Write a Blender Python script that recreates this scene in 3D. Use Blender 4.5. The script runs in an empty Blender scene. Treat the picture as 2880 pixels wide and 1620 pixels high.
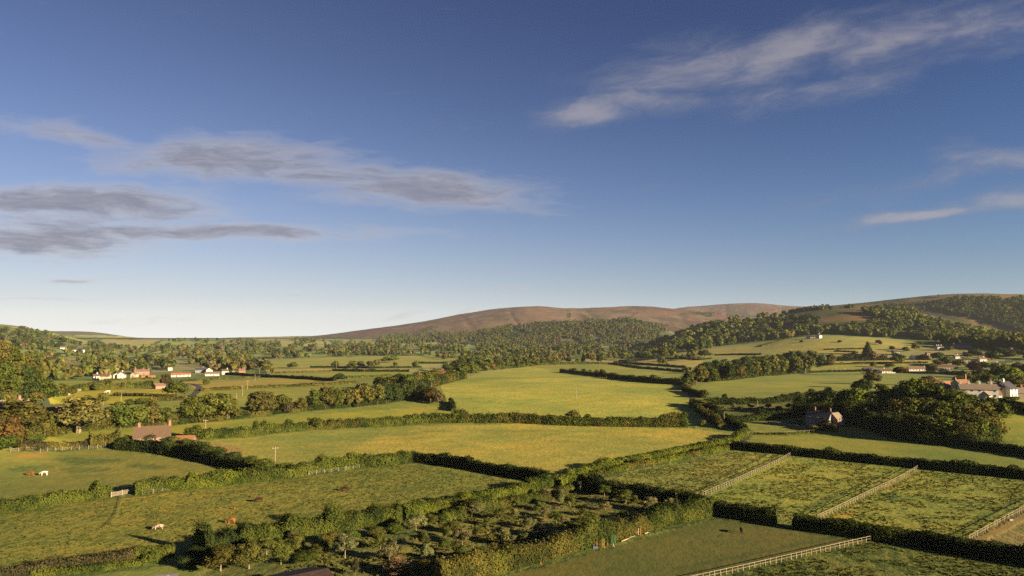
import bpy, bmesh, math, random
import numpy as np
from mathutils import Vector, Matrix
R = math.radians
scene = bpy.context.scene
col = scene.collection

# ------------------------------------------------------------------ camera, sky, sun, exposure
CAM_H = 45.0
FPX = 1920.0                       # focal length in pixels of the 2880 px wide photograph
PITCH = math.atan(140 / FPX)
cam = bpy.data.cameras.new("camera")
cam.sensor_width = 36.0
cam.lens = 36.0 * FPX / 2880.0
cam.clip_start = 1.0
cam.clip_end = 60000.0
camo = bpy.data.objects.new("camera", cam)
col.objects.link(camo)
camo.location = (0, 0, CAM_H)
camo.rotation_euler = (R(90) + PITCH, 0, 0)
scene.camera = camo

SUN_EL, SUN_AZ = R(14.5), math.atan2(0.86, -0.51)
SUN = Vector((math.sin(SUN_AZ) * math.cos(SUN_EL), math.cos(SUN_AZ) * math.cos(SUN_EL), math.sin(SUN_EL)))
sl = bpy.data.lights.new("sun", 'SUN')
sl.energy = 5.0
sl.angle = R(0.5)
sl.color = (1.0, 0.79, 0.50)
so = bpy.data.objects.new("sun", sl)
col.objects.link(so)
so.rotation_euler = SUN.to_track_quat('Z', 'Y').to_euler()
so.location = (300, -200, 300)

scene.view_settings.view_transform = 'Standard'
scene.view_settings.look = 'None'
scene.view_settings.gamma = 1.0
scene.view_settings.exposure = EXPOSURE = 2.05
scene.render.engine = 'CYCLES'
scene.cycles.max_bounces = 6
scene.cycles.diffuse_bounces = 2
scene.cycles.glossy_bounces = 1
scene.cycles.transmission_bounces = 2
scene.cycles.transparent_max_bounces = 4
scene.cycles.volume_bounces = 0
scene.cycles.use_adaptive_sampling = False
scene.cycles.use_denoising = False
scene.cycles.denoiser = 'OPENIMAGEDENOISE'
scene.cycles.denoising_input_passes = 'RGB_ALBEDO_NORMAL'


class NT:
    """small helper for building node trees"""
    def __init__(s, nt):
        s.nt = nt
        s.nt.nodes.clear()

    def n(s, t, **kw):
        x = s.nt.nodes.new(t)
        for k, v in kw.items():
            setattr(x, k, v)
        return x

    def l(s, a, b):
        s.nt.links.new(a, b)

    def val(s, sock, v):
        if isinstance(v, (int, float, tuple, list)):
            if isinstance(v, (tuple, list)) and len(v) == 3 and sock.type == 'RGBA':
                v = (*v, 1)
            sock.default_value = v
        else:
            s.l(v, sock)

    def m(s, op, a, b=None, c=None, clamp=False):
        x = s.n('ShaderNodeMath', operation=op, use_clamp=clamp)
        s.val(x.inputs[0], a)
        if b is not None:
            s.val(x.inputs[1], b)
        if c is not None:
            s.val(x.inputs[2], c)
        return x.outputs[0]

    def vm(s, op, a, b=None):
        x = s.n('ShaderNodeVectorMath', operation=op)
        s.val(x.inputs[0], a)
        if b is not None:
            s.val(x.inputs[1], b)
        return x.outputs[0]

    def noise(s, vec, scale, detail=4.0, rough=0.55):
        x = s.n('ShaderNodeTexNoise')
        s.l(vec, x.inputs['Vector'])
        x.inputs['Scale'].default_value = scale
        x.inputs['Detail'].default_value = detail
        x.inputs['Roughness'].default_value = rough
        return x.outputs['Fac']

    def ramp(s, f, lo, hi, a=0.0, b=1.0, smooth=True):
        x = s.n('ShaderNodeMapRange', interpolation_type='SMOOTHSTEP' if smooth else 'LINEAR')
        s.val(x.inputs[0], f)
        for i, v in enumerate((lo, hi, a, b)):
            s.val(x.inputs[i + 1], v)
        return x.outputs[0]

    def mix(s, f, a, b, mode='MIX'):
        x = s.n('ShaderNodeMix', data_type='RGBA', blend_type=mode)
        s.val(x.inputs[0], f)
        s.val(x.inputs[6], a)
        s.val(x.inputs[7], b)
        return x.outputs[2]

    def comb(s, a, b, c):
        x = s.n('ShaderNodeCombineXYZ')
        s.val(x.inputs[0], a); s.val(x.inputs[1], b); s.val(x.inputs[2], c)
        return x.outputs[0]


world = bpy.data.worlds.new("World")
scene.world = world
world.use_nodes = True
world.cycles.sampling_method = 'NONE'


def build_sky():
    N = NT(world.node_tree)
    out = N.n('ShaderNodeOutputWorld')
    bg = N.n('ShaderNodeBackground')
    bg.inputs['Strength'].default_value = 0.05
    N.l(bg.outputs[0], out.inputs[0])
    sky = N.n('ShaderNodeTexSky', sky_type='NISHITA')
    sky.sun_disc = False
    sky.sun_elevation = SUN_EL
    sky.sun_rotation = SUN_AZ
    sky.altitude = 60
    sky.air_density = 1.0
    sky.dust_density = 0.6
    sky.ozone_density = 2.0
    tc = N.n('ShaderNodeTexCoord')
    sp = N.n('ShaderNodeSeparateXYZ')
    N.l(tc.outputs['Generated'], sp.inputs[0])
    x, y, z = sp.outputs
    yy = N.m('MAXIMUM', y, 0.05)
    u = N.m('DIVIDE', x, yy)           # tangent of the azimuth, ahead
    v = N.m('DIVIDE', z, yy)           # tangent of the elevation, ahead
    zz = N.m('MAXIMUM', z, 0.012)
    # a cloud layer on a plane overhead: streaks shorten towards the horizon as real ones do
    uv = N.comb(N.m('MULTIPLY', u, 1.0), N.m('MULTIPLY', v, 3.0), 0.0)
    w1 = N.n('ShaderNodeTexNoise', noise_dimensions='3D')
    N.l(uv, w1.inputs['Vector'])
    w1.inputs['Scale'].default_value = 5.0
    w1.inputs['Detail'].default_value = 5
    ws = N.n('ShaderNodeSeparateXYZ')
    N.l(w1.outputs['Color'], ws.inputs[0])
    uw = N.m('ADD', u, N.m('MULTIPLY', N.m('SUBTRACT', ws.outputs[0], .5), .16))
    vw = N.m('ADD', v, N.m('MULTIPLY', N.m('SUBTRACT', ws.outputs[1], .5), .035))

    def streak(ang, su, sv, sc, det=6):
        ca, sa = math.cos(ang), math.sin(ang)
        a = N.m('ADD', N.m('MULTIPLY', uw, ca * su), N.m('MULTIPLY', vw, sa * su))
        b = N.m('ADD', N.m('MULTIPLY', uw, -sa * sv), N.m('MULTIPLY', vw, ca * sv))
        return N.noise(N.comb(a, b, 0.3), sc, det, 0.62)
    nz_l = streak(-0.06, 1.0, 3.6, 6.5)
    nz_r = streak(0.26, 1.0, 3.0, 7.5)
    nf_l = streak(-0.04, 1.0, 6.0, 17.0, 8)
    #       px,   py,  half width, half height (px), tilt, weight, side
    C = [(640, 440, 330, 62, -.03, 1.25, 0), (420, 452, 170, 34, .10, 1.0, 0), (900, 470, 300, 58, -.10, 1.0, 0), (1190, 522, 270, 52, -.08, 1.3, 0), (1010, 545, 150, 26, -.03, .8, 0),
         (150, 368, 250, 30, -.14, .9, 0), (560, 520, 200, 60, .02, .62, 0), (200, 562, 380, 50, -.02, 1.3, 0), (420, 590, 180, 42, .12, .9, 0),
         (120, 668, 330, 56, -.02, 1.3, 0), (520, 645, 520, 24, -.01, 1.25, 0), (760, 650, 210, 24, .0, 1.3, 0), (300, 700, 200, 20, .03, .8, 0), (180, 612, 360, 26, 0, .9, 0),
         (240, 783, 150, 9, -.03, .8, 0), (130, 836, 320, 8, .0, .6, 0), (520, 885, 620, 20, .0, .42, 0), (1435, 815, 70, 6, 0, .8, 0),
         (850, 827, 70, 7, .05, .6, 0), (1160, 890, 80, 10, .15, .75, 0), (1300, 872, 40, 9, .4, .6, 0),
         (2180, 140, 520, 84, .20, 1.25, 1), (2560, 70, 480, 90, .20, 1.1, 1), (1980, 205, 330, 56, .12, 1.15, 1), (1660, 300, 190, 40, .02, 1.3, 1), (1850, 282, 290, 42, .04, 1.1, 1),
         (2260, 245, 460, 44, .18, .85, 1), (2860, 50, 240, 60, .3, 1.0, 1), (2740, 150, 260, 30, .2, .6, 1), (2660, 500, 330, 40, .18, 1.0, 1), (2860, 440, 210, 40, .06, 1.0, 1),
         (2640, 600, 330, 22, .12, 1.2, 1), (2900, 560, 220, 36, .1, 1.2, 1), (1900, 585, 170, 30, .12, .45, 1), (1870, 520, 160, 22, .12, .5, 1)]
    masks = [None, None]
    for px, py, hw, hh, tilt, wt, side in C:
        cu = (px - 1440) / FPX
        cv = (950 - py) / FPX
        du = N.m('SUBTRACT', uw, cu)
        dv = N.m('SUBTRACT', vw, cv)
        ca, sa = math.cos(tilt), math.sin(tilt)
        a = N.m('MULTIPLY', N.m('ADD', N.m('MULTIPLY', du, ca), N.m('MULTIPLY', dv, sa)), FPX / hw)
        b = N.m('MULTIPLY', N.m('SUBTRACT', N.m('MULTIPLY', dv, ca), N.m('MULTIPLY', du, sa)), FPX / hh)
        q = N.m('ADD', N.m('MULTIPLY', a, a), N.m('MULTIPLY', b, b))
        g = N.m('MULTIPLY', N.m('POWER', 2.718, N.m('MULTIPLY', q, -.75)), wt)
        masks[side] = g if masks[side] is None else N.m('MAXIMUM', masks[side], g)

    def dens(mask, nz, lo, hi):
        t = N.m('ADD', mask, N.m('MULTIPLY', N.m('SUBTRACT', nz, 0.5), 2.1))
        return N.ramp(t, lo, hi)
    fr = N.ramp(y, 0.05, 0.3)
    dl = N.m('MULTIPLY', dens(masks[0], N.m('ADD', N.m('MULTIPLY', nz_l, .65), N.m('MULTIPLY', nf_l, .35)), .20, 1.32), fr)
    dr = N.m('MULTIPLY', dens(masks[1], nz_r, .25, 1.6), fr)
    # everywhere else a scatter of faint cirrus so the sky is not empty behind the camera
    # clear sky: the physical sky, graded a little towards the photograph's film
    hz = N.ramp(z, 0.0, 0.30)
    lr = N.ramp(u, -0.6, 0.9)
    base = sky.outputs[0]
    base = N.mix(1.0, base, N.mix(N.ramp(z, .12, .50), (.09, .23, .46), (.12, .18, .335)), 'MULTIPLY')
    low = N.mix(lr, (3.75, 3.85, 3.85), (1.80, 2.40, 2.75))
    lf = N.m('MULTIPLY', N.m('POWER', 2.718, N.m('MULTIPLY', z, N.ramp(lr, 0, 1, -7.2, -11.0, False))), N.ramp(lr, 0, 1, 1.0, .95))
    base = N.mix(N.m('MULTIPLY', lf, N.ramp(y, -.3, .2)), base, low)
    ccl = N.mix(N.ramp(N.m('ADD', N.m('MULTIPLY', dl, .75), N.m('MULTIPLY', nf_l, 1.0)), .40, 1.55), (2.65, 2.5, 2.6), (.92, 1.02, 1.45))
    ccr = N.mix(N.ramp(dr, .2, 1.0), (1.2, 1.25, 1.6), (2.0, 1.85, 1.95))
    c = N.mix(N.m('MULTIPLY', dl, .94), base, ccl)
    c = N.mix(N.m('MULTIPLY', dr, .62), c, ccr)
    N.l(c, bg.inputs['Color'])


build_sky()

# ------------------------------------------------------------------ terrain
CP, SP = math.cos(PITCH), math.sin(PITCH)


def pxray(px, py):
    px = np.asarray(px, float); py = np.asarray(py, float)
    u = (px - 1440) / FPX
    v = (810 - py) / FPX
    d = np.stack([u, CP - v * SP, SP + v * CP], -1)
    return d / np.linalg.norm(d, axis=-1, keepdims=True)


def topx(x, y, z):
    zc = z - CAM_H
    f = y * CP + zc * SP
    v = (-y * SP + zc * CP)
    f = np.where(f > 1, f, 1)
    return 1440 + FPX * x / f, 810 - FPX * v / f


def hsh(ix, iy, seed):
    h = (ix.astype(np.int64) * 374761393 + iy.astype(np.int64) * 668265263 + seed * 1442695041) & 0x7fffffff
    h = ((h ^ (h >> 13)) * 1274126177) & 0x7fffffff
    h = (h ^ (h >> 16)) & 0xffff
    return h / 65535.0


def vnoise(x, y, seed=0):
    ix = np.floor(x); iy = np.floor(y)
    fx = x - ix; fy = y - iy
    fx = fx * fx * (3 - 2 * fx); fy = fy * fy * (3 - 2 * fy)
    a = hsh(ix, iy, seed); b = hsh(ix + 1, iy, seed); c = hsh(ix, iy + 1, seed); d = hsh(ix + 1, iy + 1, seed)
    return (a * (1 - fx) + b * fx) * (1 - fy) + (c * (1 - fx) + d * fx) * fy


def fbm(x, y, seed=0, oct=4):
    s = 0; a = .5; t = 0
    for i in range(oct):
        s = s + a * vnoise(x * 2 ** i + 17 * i, y * 2 ** i - 9 * i, seed + i); t += a; a *= .5
    return s / t


def sstep(a, b, x):
    t = np.clip((x - a) / (b - a), 0, 1)
    return t * t * (3 - 2 * t)


RIDGES = []
BUMPS = [(232, 352, 42, 50, 9.0), (60, 590, 130, 150, 3.0), (-60, 250, 90, 60, 1.2)]   # x, y, spread, height: low rises of the valley floor


def ridge(name, D, Wf, Wb, pts, sharp=1.0):
    px = [p[0] for p in pts]; py = [p[1] for p in pts]
    d = pxray(px, py)
    th = np.arctan2(d[:, 0], d[:, 1])
    e = d[:, 2] / np.hypot(d[:, 0], d[:, 1])
    g = np.arange(R(-75), R(75), R(.1))
    h = np.interp(g, th, np.maximum(0, CAM_H + e * D))
    k = np.exp(-.5 * (np.arange(-24, 25) / (7.0 * sharp)) ** 2); k /= k.sum()
    h = np.convolve(np.pad(h, 24, mode='edge'), k, mode='valid')
    RIDGES.append((name, D, Wf, Wb, g, h, sharp))


# name, distance of the crest, width of its front and back slope, skyline as the photograph shows it
ridge('left_mound', 480, 230, 500, [(-700, 955), (-400, 965), (-150, 985), (0, 1002), (50, 1022), (90, 1055), (125, 1105), (150, 1130)])
ridge('left_hill', 2600, 1100, 900, [(-600, 890), (-200, 905), (0, 914), (50, 917), (122, 930), (160, 940), (198, 948), (255, 963), (330, 972), (420, 985)])
ridge('far_left_hill', 5200, 2000, 1500, [(0, 925), (122, 930), (170, 931), (240, 934), (283, 937), (340, 946), (396, 953), (452, 956), (520, 962), (600, 967)])
ridge('valley_rise', 6500, 3000, 3000, [(350, 960), (440, 956), (500, 956), (560, 955), (600, 952), (680, 949), (720, 948), (800, 947), (860, 945), (950, 950), (1060, 962)])
ridge('moor_ridge', 5500, 2600, 2000, [(760, 962), (820, 955), (870, 948), (900, 944), (960, 937), (1000, 931), (1100, 917), (1200, 901), (1300, 884), (1380, 871), (1440, 865), (1482, 863.6), (1525, 865), (1567, 869), (1610, 870.7), (1694, 865), (1780, 861), (1836, 864), (1893, 868), (1960, 873), (2050, 884), (2150, 905), (2250, 940), (2320, 965)])
ridge('far_moor', 7800, 2200, 1500, [(1700, 960), (1800, 890), (1890, 868), (1977, 861), (2062, 854), (2113, 851.5), (2160, 854), (2245, 861), (2296, 862), (2400, 875), (2600, 905), (2880, 950)])
ridge('wooded_knoll', 3300, 850, 1200, [(1000, 975), (1080, 958), (1150, 948), (1250, 942), (1320, 936), (1400, 922), (1440, 914), (1520, 907), (1600, 904), (1700, 900), (1780, 897), (1830, 908), (1870, 925), (1920, 950), (1990, 976)])
ridge('east_shoulder', 1500, 520, 2500, [(1760, 1012), (1850, 998), (1900, 987), (2000, 977), (2100, 968), (2200, 955), (2300, 947), (2400, 948), (2500, 955), (2600, 960), (2880, 962), (3300, 955)])
ridge('east_spur', 2250, 720, 900, [(1820, 975), (1864, 955), (1910, 935), (1958, 922), (2006, 911), (2062, 903), (2160, 894), (2284, 872), (2400, 868), (2500, 874), (2600, 884), (2700, 906), (2800, 930), (2880, 947), (3000, 965), (3150, 985)])
ridge('east_hill', 3300, 1000, 1500, [(1990, 950), (2060, 915), (2120, 896), (2160, 890), (2217, 877), (2284, 866), (2358, 857), (2460, 849), (2556, 838), (2641, 831), (2712, 826), (2800, 825.5), (2880, 828), (3100, 834), (3500, 860)])


def terrain(x, y, parts=False):
    x = np.asarray(x, float); y = np.asarray(y, float)
    r = np.hypot(x, y); th = np.arctan2(x, y)
    fade = 1 - sstep(R(55), R(85), np.abs(th))
    acc = np.zeros_like(r); best = np.zeros_like(r); bi = np.full(r.shape, -1)
    for i, (name, D, Wf, Wb, ths, hs, sh) in enumerate(RIDGES):
        h = np.interp(th, ths, hs) * fade
        t = np.where(r < D, (r - D) / Wf, (r - D) / Wb)
        f = np.where(np.abs(t) < 1, .5 + .5 * np.cos(np.pi * np.clip(t, -1, 1)), 0)
        fold = np.abs(vnoise(th * 17 + r / 2600 + i * 3.7, r / 2100, 40 + i) - .5) * 2
        z = h * f * (1 - (.02 if D > 2000 else 0) * np.exp(-(fold / .13) ** 2) * 4 * f * (1 - f) * (r < D))
        acc = acc + z ** 5
        if parts:
            bi = np.where(z > np.maximum(best, 8), i, bi); best = np.maximum(best, z)
    z = acc ** .2
    for bx, by, sx, sy, bh in BUMPS:
        z = z + bh * np.exp(-.5 * (((x - bx) / sx) ** 2 + ((y - by) / sy) ** 2))
    g = sstep(900, 3000, r)
    z = z + g * (fbm(x / 420, y / 420, 5, 4) - .5) * np.minimum(z * .16 + 5, 34) * (1 - .0 * r)
    z = z + (fbm(x / 70, y / 70, 3, 3) - .5) * 1.6 * sstep(60, 200, r)
    return (z, bi) if parts else z


_ts = np.geomspace(60, 14000, 620)


def P(px, py):
    """where the view ray through a point of the photograph meets the terrain"""
    px = np.atleast_1d(np.asarray(px, float)); py = np.atleast_1d(np.asarray(py, float))
    out = np.zeros((len(px), 3))
    for s in range(0, len(px), 2000):
        d = pxray(px[s:s + 2000], py[s:s + 2000])
        X = d[:, None, 0] * _ts; Y = d[:, None, 1] * _ts; Z = CAM_H + d[:, None, 2] * _ts
        below = Z < terrain(X, Y)
        k = np.where(below.any(1), below.argmax(1), len(_ts) - 1)
        k = np.maximum(k, 1)
        a = _ts[k - 1]; b = _ts[k]
        for _ in range(12):
            m = (a + b) / 2
            u = CAM_H + d[:, 2] * m < terrain(d[:, 0] * m, d[:, 1] * m)
            b = np.where(u, m, b); a = np.where(u, a, m)
        x = d[:, 0] * b; y = d[:, 1] * b
        out[s:s + 2000] = np.stack([x, y, terrain(x, y)], -1)
    return out


def P1(px, py):
    return P([px], [py])[0]


def inpoly(px, py, poly):
    ins = np.zeros(px.shape, bool)
    n = len(poly)
    for i in range(n):
        x1, y1 = poly[i]; x2, y2 = poly[(i + 1) % n]
        if y1 == y2:
            continue
        c = ((y1 > py) != (y2 > py)) & (px < (x2 - x1) * (py - y1) / (y2 - y1) + x1)
        ins ^= c
    return ins


# ------------------------------------------------------------------ mesh helpers
def mesh_np(name, verts, faces, mats=(), attr=None, smooth=False):
    """faces: (n,3) or (n,4) array, or a list of such arrays"""
    me = bpy.data.meshes.new(name)
    fl = faces if isinstance(faces, list) else [faces]
    verts = np.asarray(verts, np.float32)
    me.vertices.add(len(verts)); me.vertices.foreach_set('co', verts.ravel())
    loops = np.concatenate([f.ravel() for f in fl]).astype(np.int32)
    sizes = np.concatenate([np.full(len(f), f.shape[1]) for f in fl]).astype(np.int32)
    starts = np.concatenate([[0], np.cumsum(sizes)[:-1]]).astype(np.int32)
    me.loops.add(len(loops)); me.loops.foreach_set('vertex_index', loops)
    me.polygons.add(len(sizes)); me.polygons.foreach_set('loop_start', starts); me.polygons.foreach_set('loop_total', sizes)
    me.polygons.foreach_set('use_smooth', np.full(len(sizes), smooth))
    me.update(calc_edges=True)
    if attr is not None:
        a = me.color_attributes.new('tone', 'FLOAT_COLOR', 'POINT')
        c = np.ones((len(verts), 4), np.float32); c[:, :3] = attr
        a.data.foreach_set('color', c.ravel())
    for m in mats:
        me.materials.append(m)
    return me


def obj(name, me, parent=None, loc=(0, 0, 0), color=None):
    o = bpy.data.objects.new(name, me)
    col.objects.link(o)
    o.location = loc
    if parent:
        o.parent = parent
    if color is not None:
        o.color = (*color, 1)
    return o


USED = set()


def tag(o, label, cat, group=None, kind=None):
    if kind != 'structure':
        n = len(label.replace(',', ' ').split())
        if n > 16 or n < 4:
            print('LABEL LENGTH', n, label)
        if label in USED:
            print('LABEL TWICE', label)
        USED.add(label)
    o['label'] = label
    o['category'] = cat
    if group:
        o['group'] = group
    if kind:
        o['kind'] = kind
    return o


def empty(name, loc, rz=0, label=None, cat=None, group=None):
    o = bpy.data.objects.new(name, None)
    o.empty_display_size = .5
    col.objects.link(o)
    o.location = loc
    o.rotation_euler = (0, 0, rz)
    if label:
        tag(o, label, cat, group)
    return o


class MB:
    def __init__(s):
        s.v = []; s.f = []; s.mi = []

    def box(s, x0, x1, y0, y1, z0, z1, mi=0):
        b = len(s.v)
        s.v += [(x0, y0, z0), (x1, y0, z0), (x1, y1, z0), (x0, y1, z0), (x0, y0, z1), (x1, y0, z1), (x1, y1, z1), (x0, y1, z1)]
        for q in ((3, 2, 1, 0), (4, 5, 6, 7), (0, 1, 5, 4), (1, 2, 6, 5), (2, 3, 7, 6), (3, 0, 4, 7)):
            s.f.append(tuple(b + i for i in q)); s.mi.append(mi)
        return s

    def poly(s, pts, mi=0):
        b = len(s.v); s.v += [tuple(p) for p in pts]; s.f.append(tuple(range(b, b + len(pts)))); s.mi.append(mi)
        return s

    def tube(s, pts, rads, n=6, mi=0):
        pts = [Vector(p) for p in pts]
        b = len(s.v)
        for i, p in enumerate(pts):
            d = (pts[min(i + 1, len(pts) - 1)] - pts[max(i - 1, 0)]).normalized()
            a = d.cross(Vector((0.3, 1, 0.1))).normalized()
            c = d.cross(a)
            for k in range(n):
                t = 2 * math.pi * k / n
                s.v.append(tuple(p + (a * math.cos(t) + c * math.sin(t)) * rads[i]))
        for i in range(len(pts) - 1):
            for k in range(n):
                s.f.append((b + i * n + k, b + i * n + (k + 1) % n, b + (i + 1) * n + (k + 1) % n, b + (i + 1) * n + k)); s.mi.append(mi)
        s.f.append(tuple(b + (len(pts) - 1) * n + k for k in range(n))); s.mi.append(mi)
        s.f.append(tuple(b + k for k in reversed(range(n)))); s.mi.append(mi)
        return s

    def mesh(s, name, mats):
        me = bpy.data.meshes.new(name)
        me.from_pydata(s.v, [], s.f)
        for m in (mats if isinstance(mats, (list, tuple)) else [mats]):
            me.materials.append(m)
        me.polygons.foreach_set('material_index', s.mi)
        me.update()
        return me

    def build(s, name, mats, parent=None, loc=(0, 0, 0)):
        return obj(name, s.mesh(name, mats), parent, loc)


# ------------------------------------------------------------------ materials
def principled(name, base=None, rough=.9, spec=.2):
    m = bpy.data.materials.new(name)
    m.use_nodes = True
    N = NT(m.node_tree)
    out = N.n('ShaderNodeOutputMaterial')
    b = N.n('ShaderNodeBsdfPrincipled')
    b.inputs['Roughness'].default_value = rough
    b.inputs['Specular IOR Level'].default_value = spec
    if base:
        b.inputs['Base Color'].default_value = (*base, 1)
    N.l(b.outputs[0], out.inputs[0])
    return m, N, b, out


def mat_noisy(name, a, b, scale=1.0, rough=.9, bump=0.0, detail=4, stretch=(1, 1, 1), spec=.2):
    m, N, p, out = principled(name, None, rough, spec)
    tc = N.n('ShaderNodeTexCoord')
    v = N.vm('MULTIPLY', tc.outputs['Object'], stretch)
    f = N.noise(v, scale, detail, .6)
    c = N.mix(N.ramp(f, .35, .65), a, b)
    N.l(c, p.inputs['Base Color'])
    if bump:
        bn = N.n('ShaderNodeBump')
        bn.inputs['Strength'].default_value = 1
        bn.inputs['Distance'].default_value = bump
        N.l(f, bn.inputs['Height'])
        N.l(bn.outputs[0], p.inputs['Normal'])
    return m


def foliage_mat(name, source, clump=.35, fine=1.3):
    m = bpy.data.materials.new(name)
    m.use_nodes = True
    N = NT(m.node_tree)
    out = N.n('ShaderNodeOutputMaterial')
    tc = N.n('ShaderNodeTexCoord')
    oi = N.n('ShaderNodeObjectInfo')
    if source == 'object':
        base = oi.outputs['Color']
    else:
        at = N.n('ShaderNodeAttribute', attribute_name='tone')
        base = at.outputs['Color']
    off = N.vm('ADD', tc.outputs['Object'], N.comb(N.m('MULTIPLY', oi.outputs['Random'], 90), 0, 0))
    n1 = N.noise(off, clump, 2, .5)
    n2 = N.noise(off, fine, 2, .6)
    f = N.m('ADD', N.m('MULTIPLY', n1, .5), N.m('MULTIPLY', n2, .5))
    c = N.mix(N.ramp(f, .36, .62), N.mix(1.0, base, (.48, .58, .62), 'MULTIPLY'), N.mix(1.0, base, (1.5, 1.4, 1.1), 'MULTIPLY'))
    d = N.n('ShaderNodeBsdfDiffuse')
    t = N.n('ShaderNodeBsdfTranslucent')
    N.l(c, d.inputs['Color']); N.l(c, t.inputs['Color'])
    mx = N.n('ShaderNodeMixShader')
    mx.inputs[0].default_value = .22
    N.l(d.outputs[0], mx.inputs[1]); N.l(t.outputs[0], mx.inputs[2])
    N.l(mx.outputs[0], out.inputs[0])
    return m


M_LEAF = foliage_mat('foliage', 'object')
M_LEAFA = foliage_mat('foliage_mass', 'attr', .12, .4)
M_BARK = mat_noisy('bark', (.10, .075, .05), (.05, .04, .028), 2.0, .95)
M_BARKP = mat_noisy('pale_bark', (.20, .155, .10), (.11, .085, .055), 2.0, .95)
M_WOOD = mat_noisy('weathered_wood', (.20, .16, .11), (.12, .095, .07), 3.0, .9)
M_PALEWOOD = mat_noisy('pale_timber', (.235, .19, .125), (.14, .115, .08), 3.0, .85)


def ground_mat():
    m, N, p, out = principled('pasture', None, .95, .1)
    at = N.n('ShaderNodeAttribute', attribute_name='tone')
    gs = N.n('ShaderNodeAttribute', attribute_name='tuft')
    tc = N.n('ShaderNodeTexCoord')
    v = tc.outputs['Object']
    big = N.noise(v, .014, 5, .66)
    mid = N.noise(v, .11, 4, .6)
    w = N.noise(v, .05, 2, .5)
    tuft = N.noise(N.vm('MULTIPLY', v, (1, .62, 1)), .62, 5, .70)
    tuft = N.m('ADD', tuft, N.m('MULTIPLY', N.m('SUBTRACT', w, .5), .30))
    fine = N.noise(v, 2.2, 3, .6)
    c = N.mix(N.ramp(big, .3, .7), N.mix(1.0, at.outputs['Color'], (.66, .82, .86), 'MULTIPLY'), N.mix(1.0, at.outputs['Color'], (1.16, 1.08, 1.0), 'MULTIPLY'))
    c = N.mix(N.ramp(mid, .35, .68), c, N.mix(1.0, c, (.74, .88, .90), 'MULTIPLY'))
    tf = N.m('MULTIPLY', N.ramp(tuft, .44, .58), gs.outputs['Fac'])
    c = N.mix(tf, c, N.mix(1.0, c, (.40, .55, .60), 'MULTIPLY'))
    c = N.mix(N.m('MULTIPLY', N.ramp(fine, .4, .65), .35), c, N.mix(1.0, c, (1.25, 1.2, 1.05), 'MULTIPLY'))
    N.l(c, p.inputs['Base Color'])
    h = N.m('ADD', N.m('MULTIPLY', N.m('MULTIPLY', tuft, gs.outputs['Fac']), 1.0), N.m('MULTIPLY', fine, .10))
    bn = N.n('ShaderNodeBump')
    bn.inputs['Strength'].default_value = .55
    bn.inputs['Distance'].default_value = 1.0
    N.l(h, bn.inputs['Height'])
    N.l(bn.outputs[0], p.inputs['Normal'])
    return m


M_GROUND = ground_mat()

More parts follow.
